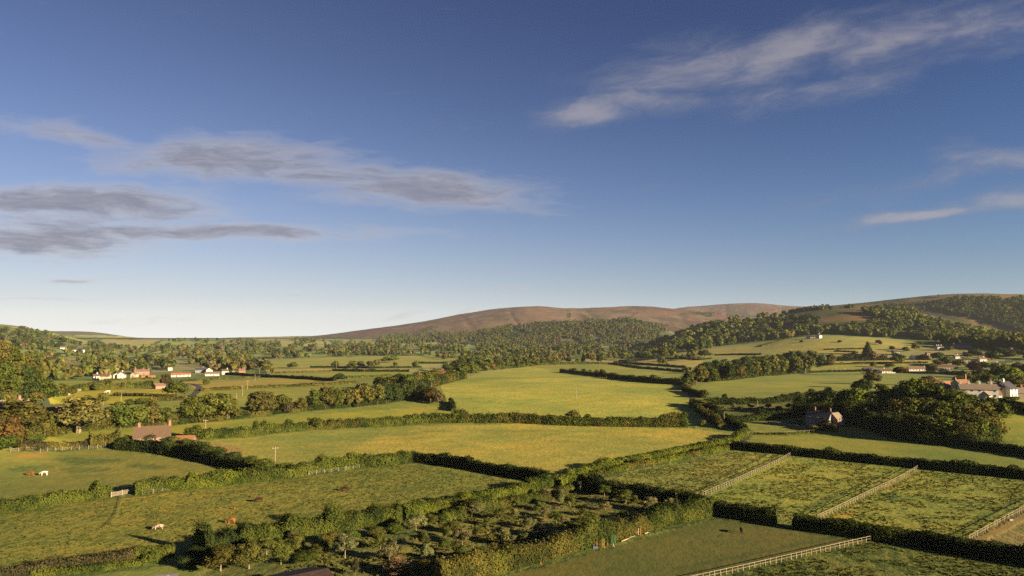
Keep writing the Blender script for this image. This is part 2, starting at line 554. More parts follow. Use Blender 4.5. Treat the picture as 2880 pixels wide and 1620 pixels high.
# ------------------------------------------------------------------ land cover
GREEN = (.175, .172, .040)
LAND = [  # polygon in photo pixels (turned into ground positions by the terrain), colour, tuftiness
    ([(0, 1270), (330, 1262), (620, 1318), (700, 1330), (380, 1388), (0, 1432), (-900, 1560), (-900, 1300)], (.175, .154, .034), .35),
    ([(0, 1440), (300, 1400), (720, 1352), (1157, 1300), (1552, 1362), (1440, 1398), (1180, 1445), (900, 1480), (740, 1500), (485, 1550), (0, 1622), (-900, 1800), (-900, 1560)], (.185, .160, .031), .75),
    ([(525, 1238), (1088, 1200), (1440, 1193), (1940, 1204), (2080, 1225), (1900, 1280), (1640, 1340), (1552, 1358), (1157, 1298), (1003, 1312), (720, 1335), (600, 1290)], (.30, .232, .045), .4),
    ([(525, 1238), (900, 1208), (1100, 1200), (1000, 1260), (850, 1320), (720, 1335), (600, 1290)], (.235, .205, .043), .4),
    ([(50, 1262), (40, 1225), (300, 1205), (1240, 1140), (1275, 1150), (1260, 1188), (900, 1207), (520, 1228), (330, 1252)], (0.230, 0.199, 0.034), .2),
    ([(1240, 1085), (1300, 1062), (1480, 1030), (1577, 1047), (1920, 1085), (1946, 1137), (2003, 1200), (1440, 1190), (1270, 1155)], (.30, .262, .050), .4),
    ([(1480, 1028), (1720, 1024), (1955, 1048), (1920, 1082), (1577, 1047)], (0.202, 0.189, 0.038), .1),
    ([(1960, 1090), (1985, 1075), (2160, 1056), (2666, 1055), (2600, 1100), (2270, 1118), (2160, 1133), (2000, 1128)], (0.185, 0.179, 0.038), .1),
    ([(2050, 1268), (2215, 1280), (1975, 1400), (1900, 1414), (1635, 1382), (1640, 1350)], (.220, .188, .040), .8),
    ([(2235, 1282), (2590, 1320), (2300, 1450), (2280, 1488), (1985, 1440), (1975, 1400)], (.215, .200, .037), .6),
    ([(2590, 1320), (2880, 1350), (3300, 1400), (2880, 1450), (2728, 1560), (2300, 1490), (2300, 1450)], (.205, .192, .036), .6),
    ([(3300, 1400), (2880, 1430), (2728, 1515), (2728, 1562), (2880, 1590), (3300, 1640)], (.19, .145, .05), .6),
    ([(1900, 1640), (2470, 1512), (2754, 1572), (3300, 1660), (3300, 1900), (1600, 1900)], (.125, .118, .025), 1.0),
    ([(1350, 1640), (2020, 1455), (2160, 1474), (2460, 1516), (1900, 1640), (1600, 1900), (1200, 1900)], (.105, .092, .023), .3),
    ([(1400, 1400), (1635, 1380), (1910, 1420), (2020, 1450), (1440, 1600), (900, 1750), (500, 1650), (740, 1520), (1100, 1460)], (.150, .130, .034), .8),
    ([(2000, 1135), (2160, 1133), (2330, 1110), (2300, 1165), (2160, 1180), (2034, 1187)], (0.123, 0.116, 0.030), .5),
    ([(2060, 1200), (2160, 1205), (2300, 1215), (2450, 1190), (2530, 1235), (2880, 1280), (2880, 1343), (2500, 1305), (2160, 1270), (2095, 1260)], (0.185, 0.170, 0.034), .2),
    ([(2790, 1160), (2880, 1150), (3300, 1180), (3300, 1330), (2880, 1278), (2780, 1250)], (0.207, 0.194, 0.034), .2),
    ([(2040, 1012), (2100, 985), (2200, 956), (2300, 944), (2440, 948), (2580, 958), (2570, 978), (2440, 984), (2315, 986), (2240, 1000)], (0.235, 0.199, 0.056), .1),
    ([(2275, 987), (2440, 984), (2440, 996), (2400, 1000), (2345, 1002)], (0.246, 0.194, 0.056), .0),
    ([(2347, 1017), (2610, 1013), (2620, 1020), (2300, 1026)], (0.336, 0.233, 0.068), .0),
    ([(2274, 1050), (2296, 1028), (2610, 1022), (2560, 1048)], (0.213, 0.194, 0.041), .0),
    ([(140, 1136), (136, 1108), (255, 1099), (419, 1091), (490, 1093), (505, 1120), (490, 1126), (380, 1134), (230, 1136)], (.31, .245, .028), .1),
    ([(113, 1105), (113, 1075), (450, 1067), (500, 1072), (419, 1088), (255, 1097), (136, 1105)], (0.224, 0.204, 0.030), .1),
    ([(560, 1100), (760, 1090), (1000, 1080), (941, 1070), (757, 1063), (515, 1074)], (0.286, 0.209, 0.045), .05),
    ([(520, 1125), (560, 1102), (760, 1092), (1000, 1082), (1060, 1100), (900, 1125), (560, 1150)], (0.207, 0.194, 0.038), .05),
    ([(757, 1061), (765, 1051), (935, 1045), (1150, 1047), (1100, 1058), (941, 1069)], (0.207, 0.194, 0.038), .0),
    ([(760, 1049), (740, 1040), (873, 1036), (1187, 1037), (1150, 1044), (935, 1043)], (0.302, 0.213, 0.060), .0),
    ([(720, 1038), (760, 1012), (1000, 1003), (1180, 1004), (1180, 1034), (873, 1034)], (0.224, 0.199, 0.045), .0),
    ([(1160, 1022), (1170, 1003), (1300, 996), (1340, 1004), (1260, 1023)], (0.224, 0.204, 0.045), .0),
    ([(1180, 1034), (1175, 1024), (1258, 1024), (1190, 1036)], (0.280, 0.233, 0.068), .0),
    ([(1700, 1022), (1740, 1008), (1870, 1010), (1980, 1012), (1960, 1030), (1925, 1034), (1830, 1026), (1728, 1021)], (0.302, 0.228, 0.068), .0),
    ([(1860, 1009), (1900, 992), (2080, 975), (2200, 968), (2180, 995), (2000, 1008)], (0.258, 0.213, 0.064), .0),
    ([(560, 1295), (600, 1245), (660, 1252), (690, 1270)], (0.235, 0.160, 0.053), .4),
]
MOOR = (.098, .040, .033)
HILLCOV = [  # land cover on the hills
    ([(1560, 900), (1600, 872), (1700, 880), (1740, 905)], (0.155, 0.096, 0.053)),
    ([(1690, 900), (1700, 876), (1800, 885), (1870, 905), (1700, 905)], (0.149, 0.099, 0.062)),
    ([(1440, 900), (1500, 868), (1560, 872), (1610, 890), (1600, 905)], (0.124, 0.071, 0.043)),
    ([(1200, 933), (1215, 920), (1290, 917), (1260, 932)], (0.167, 0.112, 0.062)),
    ([(1100, 925), (1150, 913), (1165, 915), (1120, 928)], (0.161, 0.105, 0.062)),
    ([(1340, 926), (1360, 905), (1440, 905), (1420, 925)], (0.136, 0.099, 0.056)),
    ([(2300, 905), (2380, 880), (2470, 870), (2480, 893), (2400, 905)], (0.149, 0.074, 0.031)),
    ([(2390, 870), (2480, 850), (2720, 832), (2720, 838), (2560, 852)], (0.124, 0.081, 0.037)),
    ([(2160, 930), (2180, 900), (2300, 905), (2260, 930)], (0.093, 0.043, 0.028)),
    ([(120, 965), (60, 935), (160, 945), (250, 975), (130, 985)], (0.099, 0.105, 0.037)),
]


def lerp(a, b, t):
    return a + (b - a) * t[..., None]


def build_ground():
    th = np.concatenate([np.arange(-180, -44, 3.0), np.arange(-44, 44, .085), np.arange(44, 180, 3.0)]) * math.pi / 180
    r = np.concatenate([[.5], np.geomspace(8, 100, 24)[:-1], np.geomspace(100, 11500, 500)])
    TH, RR = np.meshgrid(th, r)
    X = RR * np.sin(TH); Y = RR * np.cos(TH)
    Z, bi = terrain(X, Y, True)
    PX, PY = topx(X, Y, Z)
    front = (np.abs(TH) < R(43)) & (RR > 90)
    C = np.empty(X.shape + (3,)); C[:] = GREEN
    tu = np.full(X.shape, .3)
    # far valley: a patchwork of fields
    a = .35
    U = (X * math.cos(a) + Y * math.sin(a)) / 210; V = (-X * math.sin(a) + Y * math.cos(a)) / 330
    U = U + (hsh(np.floor(V), np.floor(V) * 0, 3)) ; k1 = hsh(np.floor(U), np.floor(V), 11); k2 = hsh(np.floor(U), np.floor(V), 12)
    pal = np.array([(.16, .18, .055), (.20, .20, .065), (.25, .21, .08), (.14, .165, .05), (.21, .18, .08), (.17, .19, .06)])
    patch = pal[(k1 * 5.99).astype(int)] * (0.85 + .3 * k2[..., None])
    C = np.where((RR > 700)[..., None], patch, C)
    edge = np.minimum(np.abs(U - np.round(U)) * 210, np.abs(V - np.round(V)) * 330)
    C = np.where(((RR > 900) & (edge < 7))[..., None], np.array((.05, .07, .025)), C)
    tu = np.where(RR > 700, .05, tu)
    names = [q[0] for q in RIDGES]
    moor = np.isin(bi, [names.index(n) for n in ('moor_ridge', 'far_moor')])
    nz = fbm(X / 260, Y / 500, 21, 5); nz2 = fbm(X / 90, Y / 90, 31, 4)
    mc = lerp(np.array(MOOR), np.array((.125, .060, .041)), sstep(.48, .66, nz))
    nz3 = fbm(X / 34, Y / 60, 91, 3)
    mc = lerp(mc, np.array((.052, .044, .028)), sstep(.50, .66, nz2) * .75)
    mc = lerp(mc, np.array((.135, .105, .055)), sstep(.54, .72, nz3) * .7)
    wood = np.isin(bi, [names.index(n) for n in ('wooded_knoll',)])
    C = np.where((moor & (Z > 30))[..., None], mc, C)
    wc = lerp(np.array((.045, .055, .025)), np.array((.08, .08, .035)), sstep(.4, .6, nz2))
    C = np.where((wood & (Z > 3))[..., None], wc, C)
    eh = np.isin(bi, [names.index(n) for n in ('east_spur', 'east_hill')])
    ec = lerp(np.array((.095, .056, .030)), np.array((.036, .041, .016)), sstep(.38, .52, nz2))
    ec = lerp(ec, np.array((.125, .080, .036)), sstep(.55, .7, nz))
    C = np.where((eh & (Z > 40))[..., None], ec, C)
    lh = np.isin(bi, [names.index(n) for n in ('left_mound',)])
    C = np.where((lh & (Z > 4))[..., None], wc * 1.2, C)
    dh = np.isin(bi, [names.index(n) for n in ('far_left_hill',)])
    C = np.where((dh & (Z > 60))[..., None], lerp(np.array((.10, .075, .055)), np.array((.09, .10, .045)), sstep(.4, .6, nz2)), C)
    wob = (fbm(X / 25, Y / 25, 77, 2) - .5) * 3
    for poly, c, t in LAND:
        k = front & inpoly(PX + wob, PY + wob * .5, poly) & (RR < 2600)
        C[k] = c; tu[k] = t
    wob2 = (fbm(X / 120, Y / 120, 78, 3) - .5) * 26
    for poly, c in HILLCOV:
        k = front & inpoly(PX + wob2, PY + wob2 * .3, poly) & (RR > 1700)
        C[k] = C[k] * .25 + np.array(c) * .75
    nt, nr = len(th), len(r)
    idx = np.arange(nt * nr).reshape(nr, nt)
    q = np.stack([idx[:-1, :], np.roll(idx, -1, 1)[:-1, :], np.roll(idx, -1, 1)[1:, :], idx[1:, :]], -1).reshape(-1, 4)
    q = q[:, ::-1]
    verts = np.stack([X, Y, Z], -1).reshape(-1, 3)
    Cf = C.reshape(-1, 3); tf = tu.reshape(-1)
    # one sheet, cut into the valley floor and the named hills
    fb = np.where(Z > 14, bi, -1).reshape(-1)[q[:, 0]]
    hill = {names.index('moor_ridge'): 'moorland_hill', names.index('far_moor'): 'far_moorland_hill', names.index('wooded_knoll'): 'wooded_knoll',
            names.index('east_spur'): 'wooded_spur', names.index('east_hill'): 'heath_hill', names.index('left_hill'): 'farmland_hill',
            names.index('far_left_hill'): 'far_valley_hill'}
    for k in [-1] + list(hill):
        sel = q[fb == k] if k >= 0 else q[~np.isin(fb, list(hill))]
        if not len(sel):
            continue
        used, inv = np.unique(sel, return_inverse=True)
        name = hill.get(k, 'ground')
        me = mesh_np(name, verts[used], inv.reshape(sel.shape), [M_GROUND], Cf[used], smooth=True)
        a = me.attributes.new('tuft', 'FLOAT', 'POINT')
        a.data.foreach_set('value', tf[used].astype(np.float32))
        o = obj(name, me)
        o['kind'] = 'structure'; o['label'] = name.replace('_', ' '); o['category'] = 'hill' if k >= 0 else 'ground'


def wear(lines, rng_max=620):
    """trodden and rank strips: each (photo points, width m, colour factor) is laid on the ground sheet"""
    me = bpy.data.objects['ground'].data
    n = len(me.vertices)
    co = np.empty(n * 3, np.float32); me.vertices.foreach_get('co', co); co = co.reshape(-1, 3)
    at = me.color_attributes['tone']
    c = np.empty(n * 4, np.float32); at.data.foreach_get('color', c); c = c.reshape(-1, 4)
    tu = np.empty(n, np.float32); me.attributes['tuft'].data.foreach_get('value', tu)
    near = np.nonzero((np.hypot(co[:, 0], co[:, 1]) < rng_max) & (co[:, 1] > 90) & (np.abs(co[:, 0]) < co[:, 1] * .86 + 12))[0]
    x, y = co[near, 0], co[near, 1]
    wob = fbm(x / 3.5, y / 3.5, 55, 2)
    for pts, w, fac, t in lines:
        g = np.asarray(pts) if len(pts[0]) == 3 else P([p[0] for p in pts], [p[1] for p in pts])
        d = np.full(len(near), 1e9)
        for a, b in zip(g[:-1], g[1:]):
            ab = (b - a)[:2]; L2 = (ab ** 2).sum() + 1e-9
            k = np.clip(((x - a[0]) * ab[0] + (y - a[1]) * ab[1]) / L2, 0, 1)
            d = np.minimum(d, np.hypot(x - a[0] - k * ab[0], y - a[1] - k * ab[1]))
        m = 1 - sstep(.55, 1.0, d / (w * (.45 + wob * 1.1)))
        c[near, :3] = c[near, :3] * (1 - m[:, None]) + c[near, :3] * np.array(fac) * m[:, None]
        if t is not None:
            tu[near] = tu[near] * (1 - m) + t * m
    at.data.foreach_set('color', c.ravel()); me.attributes['tuft'].data.foreach_set('value', tu)


build_ground()

# ------------------------------------------------------------------ foliage builders
def ico(sub):
    bm = bmesh.new()
    bmesh.ops.create_icosphere(bm, subdivisions=sub, radius=1)
    v = np.array([tuple(x.co) for x in bm.verts]); f = np.array([[x.index for x in p.verts] for p in bm.faces])
    bm.free()
    return v, f


ICO1 = ico(2)


def cards(rng, pos, nrm, size, jit=.75, aspect=.7):
    """irregular four-sided leaf clumps facing roughly outwards"""
    n = len(pos)
    d = nrm + rng.normal(0, jit * .6, (n, 3))
    d /= np.linalg.norm(d, axis=1, keepdims=True)
    a = np.cross(d, rng.normal(0, 1, (n, 3))); a /= np.linalg.norm(a, axis=1, keepdims=True) + 1e-9
    b = np.cross(d, a)
    s = (size * rng.uniform(.55, 1.35, n))[:, None] * .5
    q = []
    for (i, j) in ((-1, -.35), (.3, -1), (1, .4), (-.25, 1)):
        q.append(pos + a * s * (i + rng.uniform(-.25, .25, (n, 1))) + b * s * (j + rng.uniform(-.25, .25, (n, 1))) * aspect / .7)
    v = np.stack(q, 1).reshape(-1, 3)
    f = np.arange(n * 4).reshape(n, 4)
    return v, f


SHAPES = {  # lobes: (spread x, spread z, centre height, lobe radius range), trunk height share
    'round': dict(cr=.34, cz=.40, zc=.50, lr=(.16, .25), n=20, trunk=.3),
    'oak': dict(cr=.38, cz=.36, zc=.52, lr=(.15, .23), n=24, trunk=.3),
    'tall': dict(cr=.28, cz=.42, zc=.50, lr=(.14, .21), n=22, trunk=.25),
    'open': dict(cr=.35, cz=.40, zc=.53, lr=(.11, .18), n=26, trunk=.3),
    'bush': dict(cr=.36, cz=.30, zc=.42, lr=(.18, .26), n=14, trunk=.1),
    'apple': dict(cr=.35, cz=.34, zc=.55, lr=(.10, .17), n=16, trunk=.35),
    'pine': dict(cr=.36, cz=.10, zc=.84, lr=(.09, .15), n=14, trunk=.75),
}
H0, W0 = 12.0, 10.0


def make_crown(name, shape, seed, ncards, csize, fill=True, extra=0.0):
    rng = np.random.default_rng(seed)
    S = SHAPES.get(shape)
    V = []; F3 = []; F4 = []; off = 0
    if shape == 'conifer':
        pos = []; nr = []
        t = rng.uniform(0, 1, ncards) ** .6
        z = H0 * (1 - t * .92); r = W0 * .5 * t * (0.55 + .45 * np.abs(np.sin(t * 26))) * .85
        an = rng.uniform(0, 6.283, ncards)
        pos = np.stack([r * np.cos(an), r * np.sin(an), z], 1)
        nr = np.stack([np.cos(an), np.sin(an), np.full(ncards, .5)], 1)
        v, f = cards(rng, pos, nr, csize)
        V.append(v); F4.append(f); off += len(v)
        bm = bmesh.new(); bmesh.ops.create_cone(bm, cap_ends=True, segments=8, radius1=W0 * .33, radius2=.1, depth=H0 * .9)
        bmesh.ops.triangulate(bm, faces=bm.faces)
        v = np.array([tuple(x.co) for x in bm.verts]); v[:, 2] += H0 * .53
        f = np.array([[x.index for x in p.verts] for p in bm.faces]); bm.free()
        V.append(v); F3.append(f + off)
        return mesh_np(name, np.concatenate(V), [np.concatenate(F4), np.concatenate(F3)], [M_LEAF])
    n = S['n']
    c = rng.normal(0, 1, (n, 3)); c /= np.linalg.norm(c, axis=1, keepdims=True)
    c *= (rng.uniform(.35, 1.0, (n, 1)) ** .6)
    c[:, 2] = np.abs(c[:, 2]) * 1.4 - .62 if shape != 'bush' else c[:, 2]
    c = c * np.array([S['cr'] * W0, S['cr'] * W0, S['cz'] * H0]) + np.array([0, 0, S['zc'] * H0])
    lr = rng.uniform(*S['lr'], n) * W0
    c[0] = (0, 0, S['zc'] * H0); lr[0] = S['lr'][1] * W0 * 1.25
    lsc = np.array([1, 1, .82 if shape != 'pine' else .55])
    if fill:
        for i in range(n):
            v = ICO1[0] * rng.uniform(.72, 1.0, (42, 1)) * lr[i] * .86 * lsc + c[i]
            V.append(v); F3.append(ICO1[1] + off); off += len(v)
    p = lr ** 2; p /= p.sum()
    k = rng.choice(n, ncards, p=p)
    d = rng.normal(0, 1, (ncards, 3)); d /= np.linalg.norm(d, axis=1, keepdims=True)
    d[:, 2] = np.where(rng.uniform(0, 1, ncards) < .35, np.abs(d[:, 2]), d[:, 2])
    pos = c[k] + d * (lr[k] * rng.uniform(.80, 1.12 + extra, ncards) * (1 + .22 * (rng.uniform(0, 1, ncards) < .12)))[:, None] * lsc
    if shape == 'bush':
        pos[:, 2] = np.abs(pos[:, 2])
    v, f = cards(rng, pos, d, csize)
    V.append(v); F4.append(f + off)
    fl = [np.concatenate(F4)] + ([np.concatenate(F3)] if F3 else [])
    # keep vertex order: faces index into the whole array
    return mesh_np(name, np.concatenate(V), fl, [M_LEAF])


def make_trunk(name, shape, seed, mat, multi=1):
    rnd = random.Random(seed)
    mb = MB()
    S = SHAPES.get(shape, SHAPES['tall'])
    top = H0 * (S['zc'] + (.05 if shape == 'pine' else 0))
    for m in range(multi):
        bx, by = (rnd.uniform(-.8, .8), rnd.uniform(-.8, .8)) if multi > 1 else (0, 0)
        lean = (rnd.uniform(-.6, .6) + bx * .8, rnd.uniform(-.6, .6) + by * .8)
        pts = [(bx + lean[0] * t * t, by + lean[1] * t * t, top * t) for t in (0, .12, .35, .65, 1)]
        pts[0] = (bx, by, -.6)
        r = .34 if multi == 1 else .24
        mb.tube(pts, [r * 1.4, r, r * .8, r * .6, r * .3], 7)
        for k in range(5 if shape != 'pine' else 3):
            a = rnd.uniform(0, 6.28); z0 = top * rnd.uniform(.4, .75) if shape != 'pine' else top * rnd.uniform(.8, .95)
            t0 = z0 / top
            p0 = (bx + lean[0] * t0 * t0, by + lean[1] * t0 * t0, z0)
            L = W0 * S['cr'] * .9
            p2 = (p0[0] + L * math.cos(a), p0[1] + L * math.sin(a), z0 + H0 * rnd.uniform(.1, .25) * (1 if shape != 'pine' else .3))
            p1 = tuple((p0[i] * .5 + p2[i] * .5) - (.3 if i == 2 else 0) for i in range(3))
            mb.tube([p0, p1, p2], [r * .5, r * .35, r * .12], 5)
    return mb.mesh(name, mat)


PROTO = {}


def proto(shape, lod, i):
    k = (shape, lod, i)
    if k not in PROTO:
        nc, cs = {'near': (5600, .42), 'mid': (2300, .68), 'far': (800, 1.1)}[lod]
        if shape in ('apple', 'open'):
            nc = int(nc * .85)
        if shape == 'pine':
            nc = int(nc * .6); cs *= .9
        fill = not (shape in ('apple',) and lod == 'near')
        cr = make_crown('crown', shape, 100 + i * 7 + len(shape) * 13, nc, cs, fill, .18 if shape in ('open', 'apple') else .06)
        tr = make_trunk('trunk', shape if shape != 'conifer' else 'tall', 55 + i, M_BARKP if shape in ('open', 'pine', 'apple') else M_BARK, 3 if shape == 'open' and i % 2 else 1)
        PROTO[k] = (cr, tr)
    return PROTO[k]


TONES = {
    'green': (.058, .071, .017), 'dark': (.030, .041, .014), 'olive': (.071, .068, .020), 'ochre': (.084, .076, .025),
    'bright': (.078, .094, .017), 'copper': (.080, .052, .020), 'brown': (.060, .052, .026), 'purple': (.030, .017, .017),
    'pink': (.115, .083, .048), 'grey': (.112, .110, .050), 'blossom': (.27, .25, .16), 'pine': (.060, .036, .020), 'red': (.072, .045, .022),
}
TW = {'green': 'green', 'dark': 'dark green', 'olive': 'olive green', 'ochre': 'ochre', 'bright': 'bright green', 'copper': 'copper orange',
      'brown': 'brownish', 'purple': 'purple-leaved', 'pink': 'pinkish brown', 'grey': 'grey-green', 'blossom': 'white blossoming',
      'pine': 'dark red-brown', 'red': 'reddish'}
rt = random.Random(4)
NTREE = [0]


def tree(foot, h, w, shape, tone, label, group, name=None, cat='tree', jitter=.16, parts=True):
    dist = math.hypot(foot[0], foot[1])
    lod = 'near' if dist < 300 else 'mid' if dist < 750 else 'far'
    cr, tr = proto(shape, lod, rt.randrange(4 if lod != 'near' else 5))
    name = name or {'pine': 'pine_tree', 'conifer': 'conifer_tree', 'bush': 'bush', 'apple': 'orchard_tree'}.get(shape, 'broadleaf_tree')
    e = empty(name, (foot[0], foot[1], foot[2] - .15), rt.uniform(0, 6.28), label, cat, group)
    c = TONES[tone]
    j = [1 + rt.uniform(-jitter, jitter) * .45 for _ in range(3)]
    k = 1 + rt.uniform(-.24, .24)
    o = obj('crown', cr, e, color=tuple(c[i] * j[i] * k for i in range(3)))
    w *= 1.14 if dist < 450 else 1.04
    h *= 1.0 if dist < 450 else .94
    o.scale = (w / W0, w / W0 * rt.uniform(.88, 1.12), h / H0)
    if shape != 'bush':
        t = obj('trunk', tr, e)
        t.scale = (w / W0 * .62, w / W0 * .62, h / H0)
    NTREE[0] += 1
    return e


ORD = ['first', 'second', 'third', 'fourth', 'fifth', 'sixth', 'seventh', 'eighth', 'ninth', 'tenth', 'eleventh', 'twelfth', 'thirteenth',
       'fourteenth', 'fifteenth', 'sixteenth', 'seventeenth', 'eighteenth', 'nineteenth']
TENS = {2: ('twentieth', 'twenty-'), 3: ('thirtieth', 'thirty-'), 4: ('fortieth', 'forty-'), 5: ('fiftieth', 'fifty-'), 6: ('sixtieth', 'sixty-')}


def ordinal(i):   # 1-based
    if i < 20:
        return ORD[i - 1]
    a, b = TENS[i // 10]
    return a if i % 10 == 0 else b + ORD[i % 10 - 1]


def row(items, place, group, cat='tree', hs=1.0, jit=.16, lab=None):
    """items: (px, foot py, height px, width px, shape, tone), named by their order from the left"""
    items = sorted(items, key=lambda t: t[0])
    w3 = P([t[0] for t in items], [t[1] for t in items])
    out = []
    for i, (t, f) in enumerate(zip(items, w3)):
        d = math.hypot(f[0], f[1], f[2] - CAM_H)
        h = t[2] * d / FPX * hs; w = t[3] * d / FPX
        size = 'low' if h < 6 else 'tall' if h > 14 else 'mid-sized' if h < 10 else 'full'
        kind = {'pine': 'pine', 'conifer': 'conifer', 'bush': 'bush', 'apple': 'apple tree'}.get(t[4], 'tree')
        label = lab or f"{size} {TW[t[5]].split()[-1]} {kind}, {ordinal(i + 1)} from left {place}"
        out.append(tree(f, h, w, t[4], t[5], label, group, cat=cat, jitter=jit))
    return out


# ------------------------------------------------------------------ hedges
HEDGES = []


def hedge(px_pts, h, w, tone, label, name='hedge', bushy=.25, cat='hedge', world=None, dens=1.0, mixtone=None, step=None, group=None):
    if cat == 'hedge':
        w *= .86; h *= .94
    pts = P([p[0] for p in px_pts], [p[1] for p in px_pts]) if world is None else np.array(world)
    seg = np.linalg.norm(np.diff(pts[:, :2], axis=0), axis=1)
    L = seg.sum(); cum = np.concatenate([[0], np.cumsum(seg)])
    seed = abs(hash(tuple(int(p[0] * 7 + p[1]) for p in px_pts))) % 99999
    rng = np.random.default_rng(seed)
    dist = np.median(np.hypot(pts[:, 0], pts[:, 1]))
    cs = min(max(.30, dist * .0017), 1.7)
    n = int(L * (w + 2 * h) / (cs * cs * .32) * 1.25 * dens)
    n = min(n, 34000)
    HEDGES.append((pts, w, dist))

    def along(s):
        x = np.interp(s, cum, pts[:, 0]); y = np.interp(s, cum, pts[:, 1])
        e = .6
        dx = np.interp(s + e, cum, pts[:, 0]) - np.interp(s - e, cum, pts[:, 0])
        dy = np.interp(s + e, cum, pts[:, 1]) - np.interp(s - e, cum, pts[:, 1])
        q = np.hypot(dx, dy) + 1e-6
        return x, y, dx / q, dy / q

    def prof(s):
        a = vnoise(s / 2.1, s * 0, seed) * .40 + vnoise(s / 6.0, s * 0, seed + 5) * .30 + vnoise(s / 17.0, s * 0, seed + 8) * .30
        a = a + .7 * sstep(.70, .9, vnoise(s / 5.0, s * 0 + 7, seed + 2))
        return 1 + bushy * (a - .5) * 2
    s = rng.uniform(0, L, n)
    x, y, tx, ty = along(s)
    pr = prof(s)
    an = rng.uniform(-.05 * math.pi, 1.05 * math.pi, n)
    ca, sa = np.cos(an), np.sin(an)
    k = 1 / np.maximum(np.abs(ca), np.abs(sa)) ** .75          # a rounded box
    a_ = ca * k * w / 2 * (0.85 + .15 * pr); z_ = np.maximum(sa * k, 0) * h * pr
    rr = rng.uniform(.86, 1.1, n)
    px_ = x - ty * a_ * rr; py_ = y + tx * a_ * rr
    g = terrain(px_, py_)
    pos = np.stack([px_, py_, g + z_ * rr], 1)
    # uprights: a share of clumps stands proud so the top is ragged
    up = rng.uniform(0, 1, n) < .12
    pos[up, 2] += rng.uniform(0, bushy * h * .6, up.sum())
    nrm = np.stack([-ty * ca, tx * ca, sa], 1)
    v, f = cards(rng, pos, nrm, cs)
    tc = np.array(TONES[tone]); tm = np.array(TONES[mixtone or tone])
    m = sstep(.45, .6, vnoise(s / 7, s * 0 + 3, seed + 9))[:, None]
    ccol = (tc * (1 - m) + tm * m) * .86 * rng.uniform(.75, 1.25, (n, 1))
    colr = np.repeat(ccol, 4, axis=0)
    # a solid core
    ns = max(2, int(L / 1.6)); sc = np.linspace(0, L, ns)
    x, y, tx, ty = along(sc); pr = prof(sc)
    P5 = [(-.5, 0), (-.47, .55), (-.3, .86), (.3, .86), (.47, .55), (.5, 0)]
    cv = []
    for (a, z) in P5:
        cx = x - ty * a * w * .86; cy = y + tx * a * w * .86
        jz = rng.uniform(.9, 1.05, ns)
        cv.append(np.stack([cx, cy, terrain(cx, cy) - (.3 if z == 0 else 0) + z * h * pr * .95 * jz], 1))
    cv = np.stack(cv, 1)
    idx = np.arange(ns * 6).reshape(ns, 6) + len(v)
    cf = [np.stack([idx[:-1, i], idx[:-1, i + 1], idx[1:, i + 1], idx[1:, i]], 1) for i in range(5)]
    cap = [np.array([[idx[0, 0], idx[0, 1], idx[0, 4], idx[0, 5]], [idx[0, 1], idx[0, 2], idx[0, 3], idx[0, 4]],
                     [idx[-1, 0], idx[-1, 1], idx[-1, 4], idx[-1, 5]], [idx[-1, 1], idx[-1, 2], idx[-1, 3], idx[-1, 4]]])]
    V = np.concatenate([v, cv.reshape(-1, 3)])
    colr = np.concatenate([colr, np.tile(tc * .8, (ns * 6, 1))])
    o = obj(name, mesh_np(name, V, [np.concatenate([f] + cf + cap)], [M_LEAFA], colr))
    tag(o, label, cat, group)
    return o


hedge([(-420, 1520), (-200, 1478), (0, 1440), (113, 1425), (226, 1408), (308, 1394)], 2.9, 5, 'green', 'thick hedge between the horse paddock and cow pasture, left of the pale gate', bushy=.4)
hedge([(376, 1390), (480, 1377), (594, 1365), (720, 1352), (810, 1342), (918, 1323), (1003, 1315), (1088, 1309), (1150, 1299)], 3.5, 5, 'green', 'long bushy hedge running right from the pale gate to the dark clipped hedge', bushy=.4, mixtone='bright')
hedge([(1157, 1298), (1250, 1308), (1350, 1325), (1440, 1342), (1500, 1353), (1545, 1360)], 3.3, 3.2, 'dark', 'dark clipped hedge closing the right end of the cow pasture', bushy=.3)
hedge([(330, 1262), (424, 1270), (537, 1287), (622, 1308), (690, 1325), (735, 1338)], 3.5, 4.8, 'dark', 'dark overgrown hedge sloping down from the farmhouse', bushy=.45, mixtone='green')
hedge([(521, 1230), (584, 1233), (680, 1227), (861, 1207)], 3.6, 4, 'green', 'green hedge starting by the utility pole right of the farmhouse', bushy=.35)
hedge([(864, 1206), (1088, 1197), (1201, 1189), (1440, 1188), (1610, 1196), (1779, 1199), (1935, 1200)], 4.0, 4, 'green', 'long leafy hedge between the large central pasture and the golden field', bushy=.35, mixtone='olive')
hedge([(1560, 1368), (1600, 1350), (1700, 1318), (1800, 1298), (1900, 1277), (2000, 1258), (2070, 1241), (2093, 1226)], 2.4, 4.5, 'bright', 'sunlit hedge along the golden field side of the sunken lane', bushy=.25)
hedge([(1130, 1462), (1180, 1448), (1250, 1432), (1350, 1412), (1440, 1394), (1500, 1380), (1548, 1371)], 2.6, 4.5, 'bright', 'sunlit hedge between the cow pasture and the orchard lane', bushy=.3, mixtone='green')
hedge([(560, 1560), (640, 1536), (740, 1520), (850, 1500), (960, 1484), (1050, 1472), (1125, 1464)], 3.6, 6, 'green', 'tall overgrown hedge between the cow pasture and the orchard', bushy=.5, mixtone='dark')
hedge([(1250, 1462), (1350, 1440), (1460, 1415), (1560, 1393), (1620, 1375)], 1.8, 3.5, 'olive', 'low scrubby hedge along the upper edge of the orchard', bushy=.6, mixtone='green')
hedge([(1640, 1353), (1720, 1331), (1800, 1311), (1900, 1292), (2000, 1273), (2055, 1260)], 1.9, 3.5, 'olive', 'low hedge on the paddock side of the sunken lane', bushy=.3, mixtone='bright')
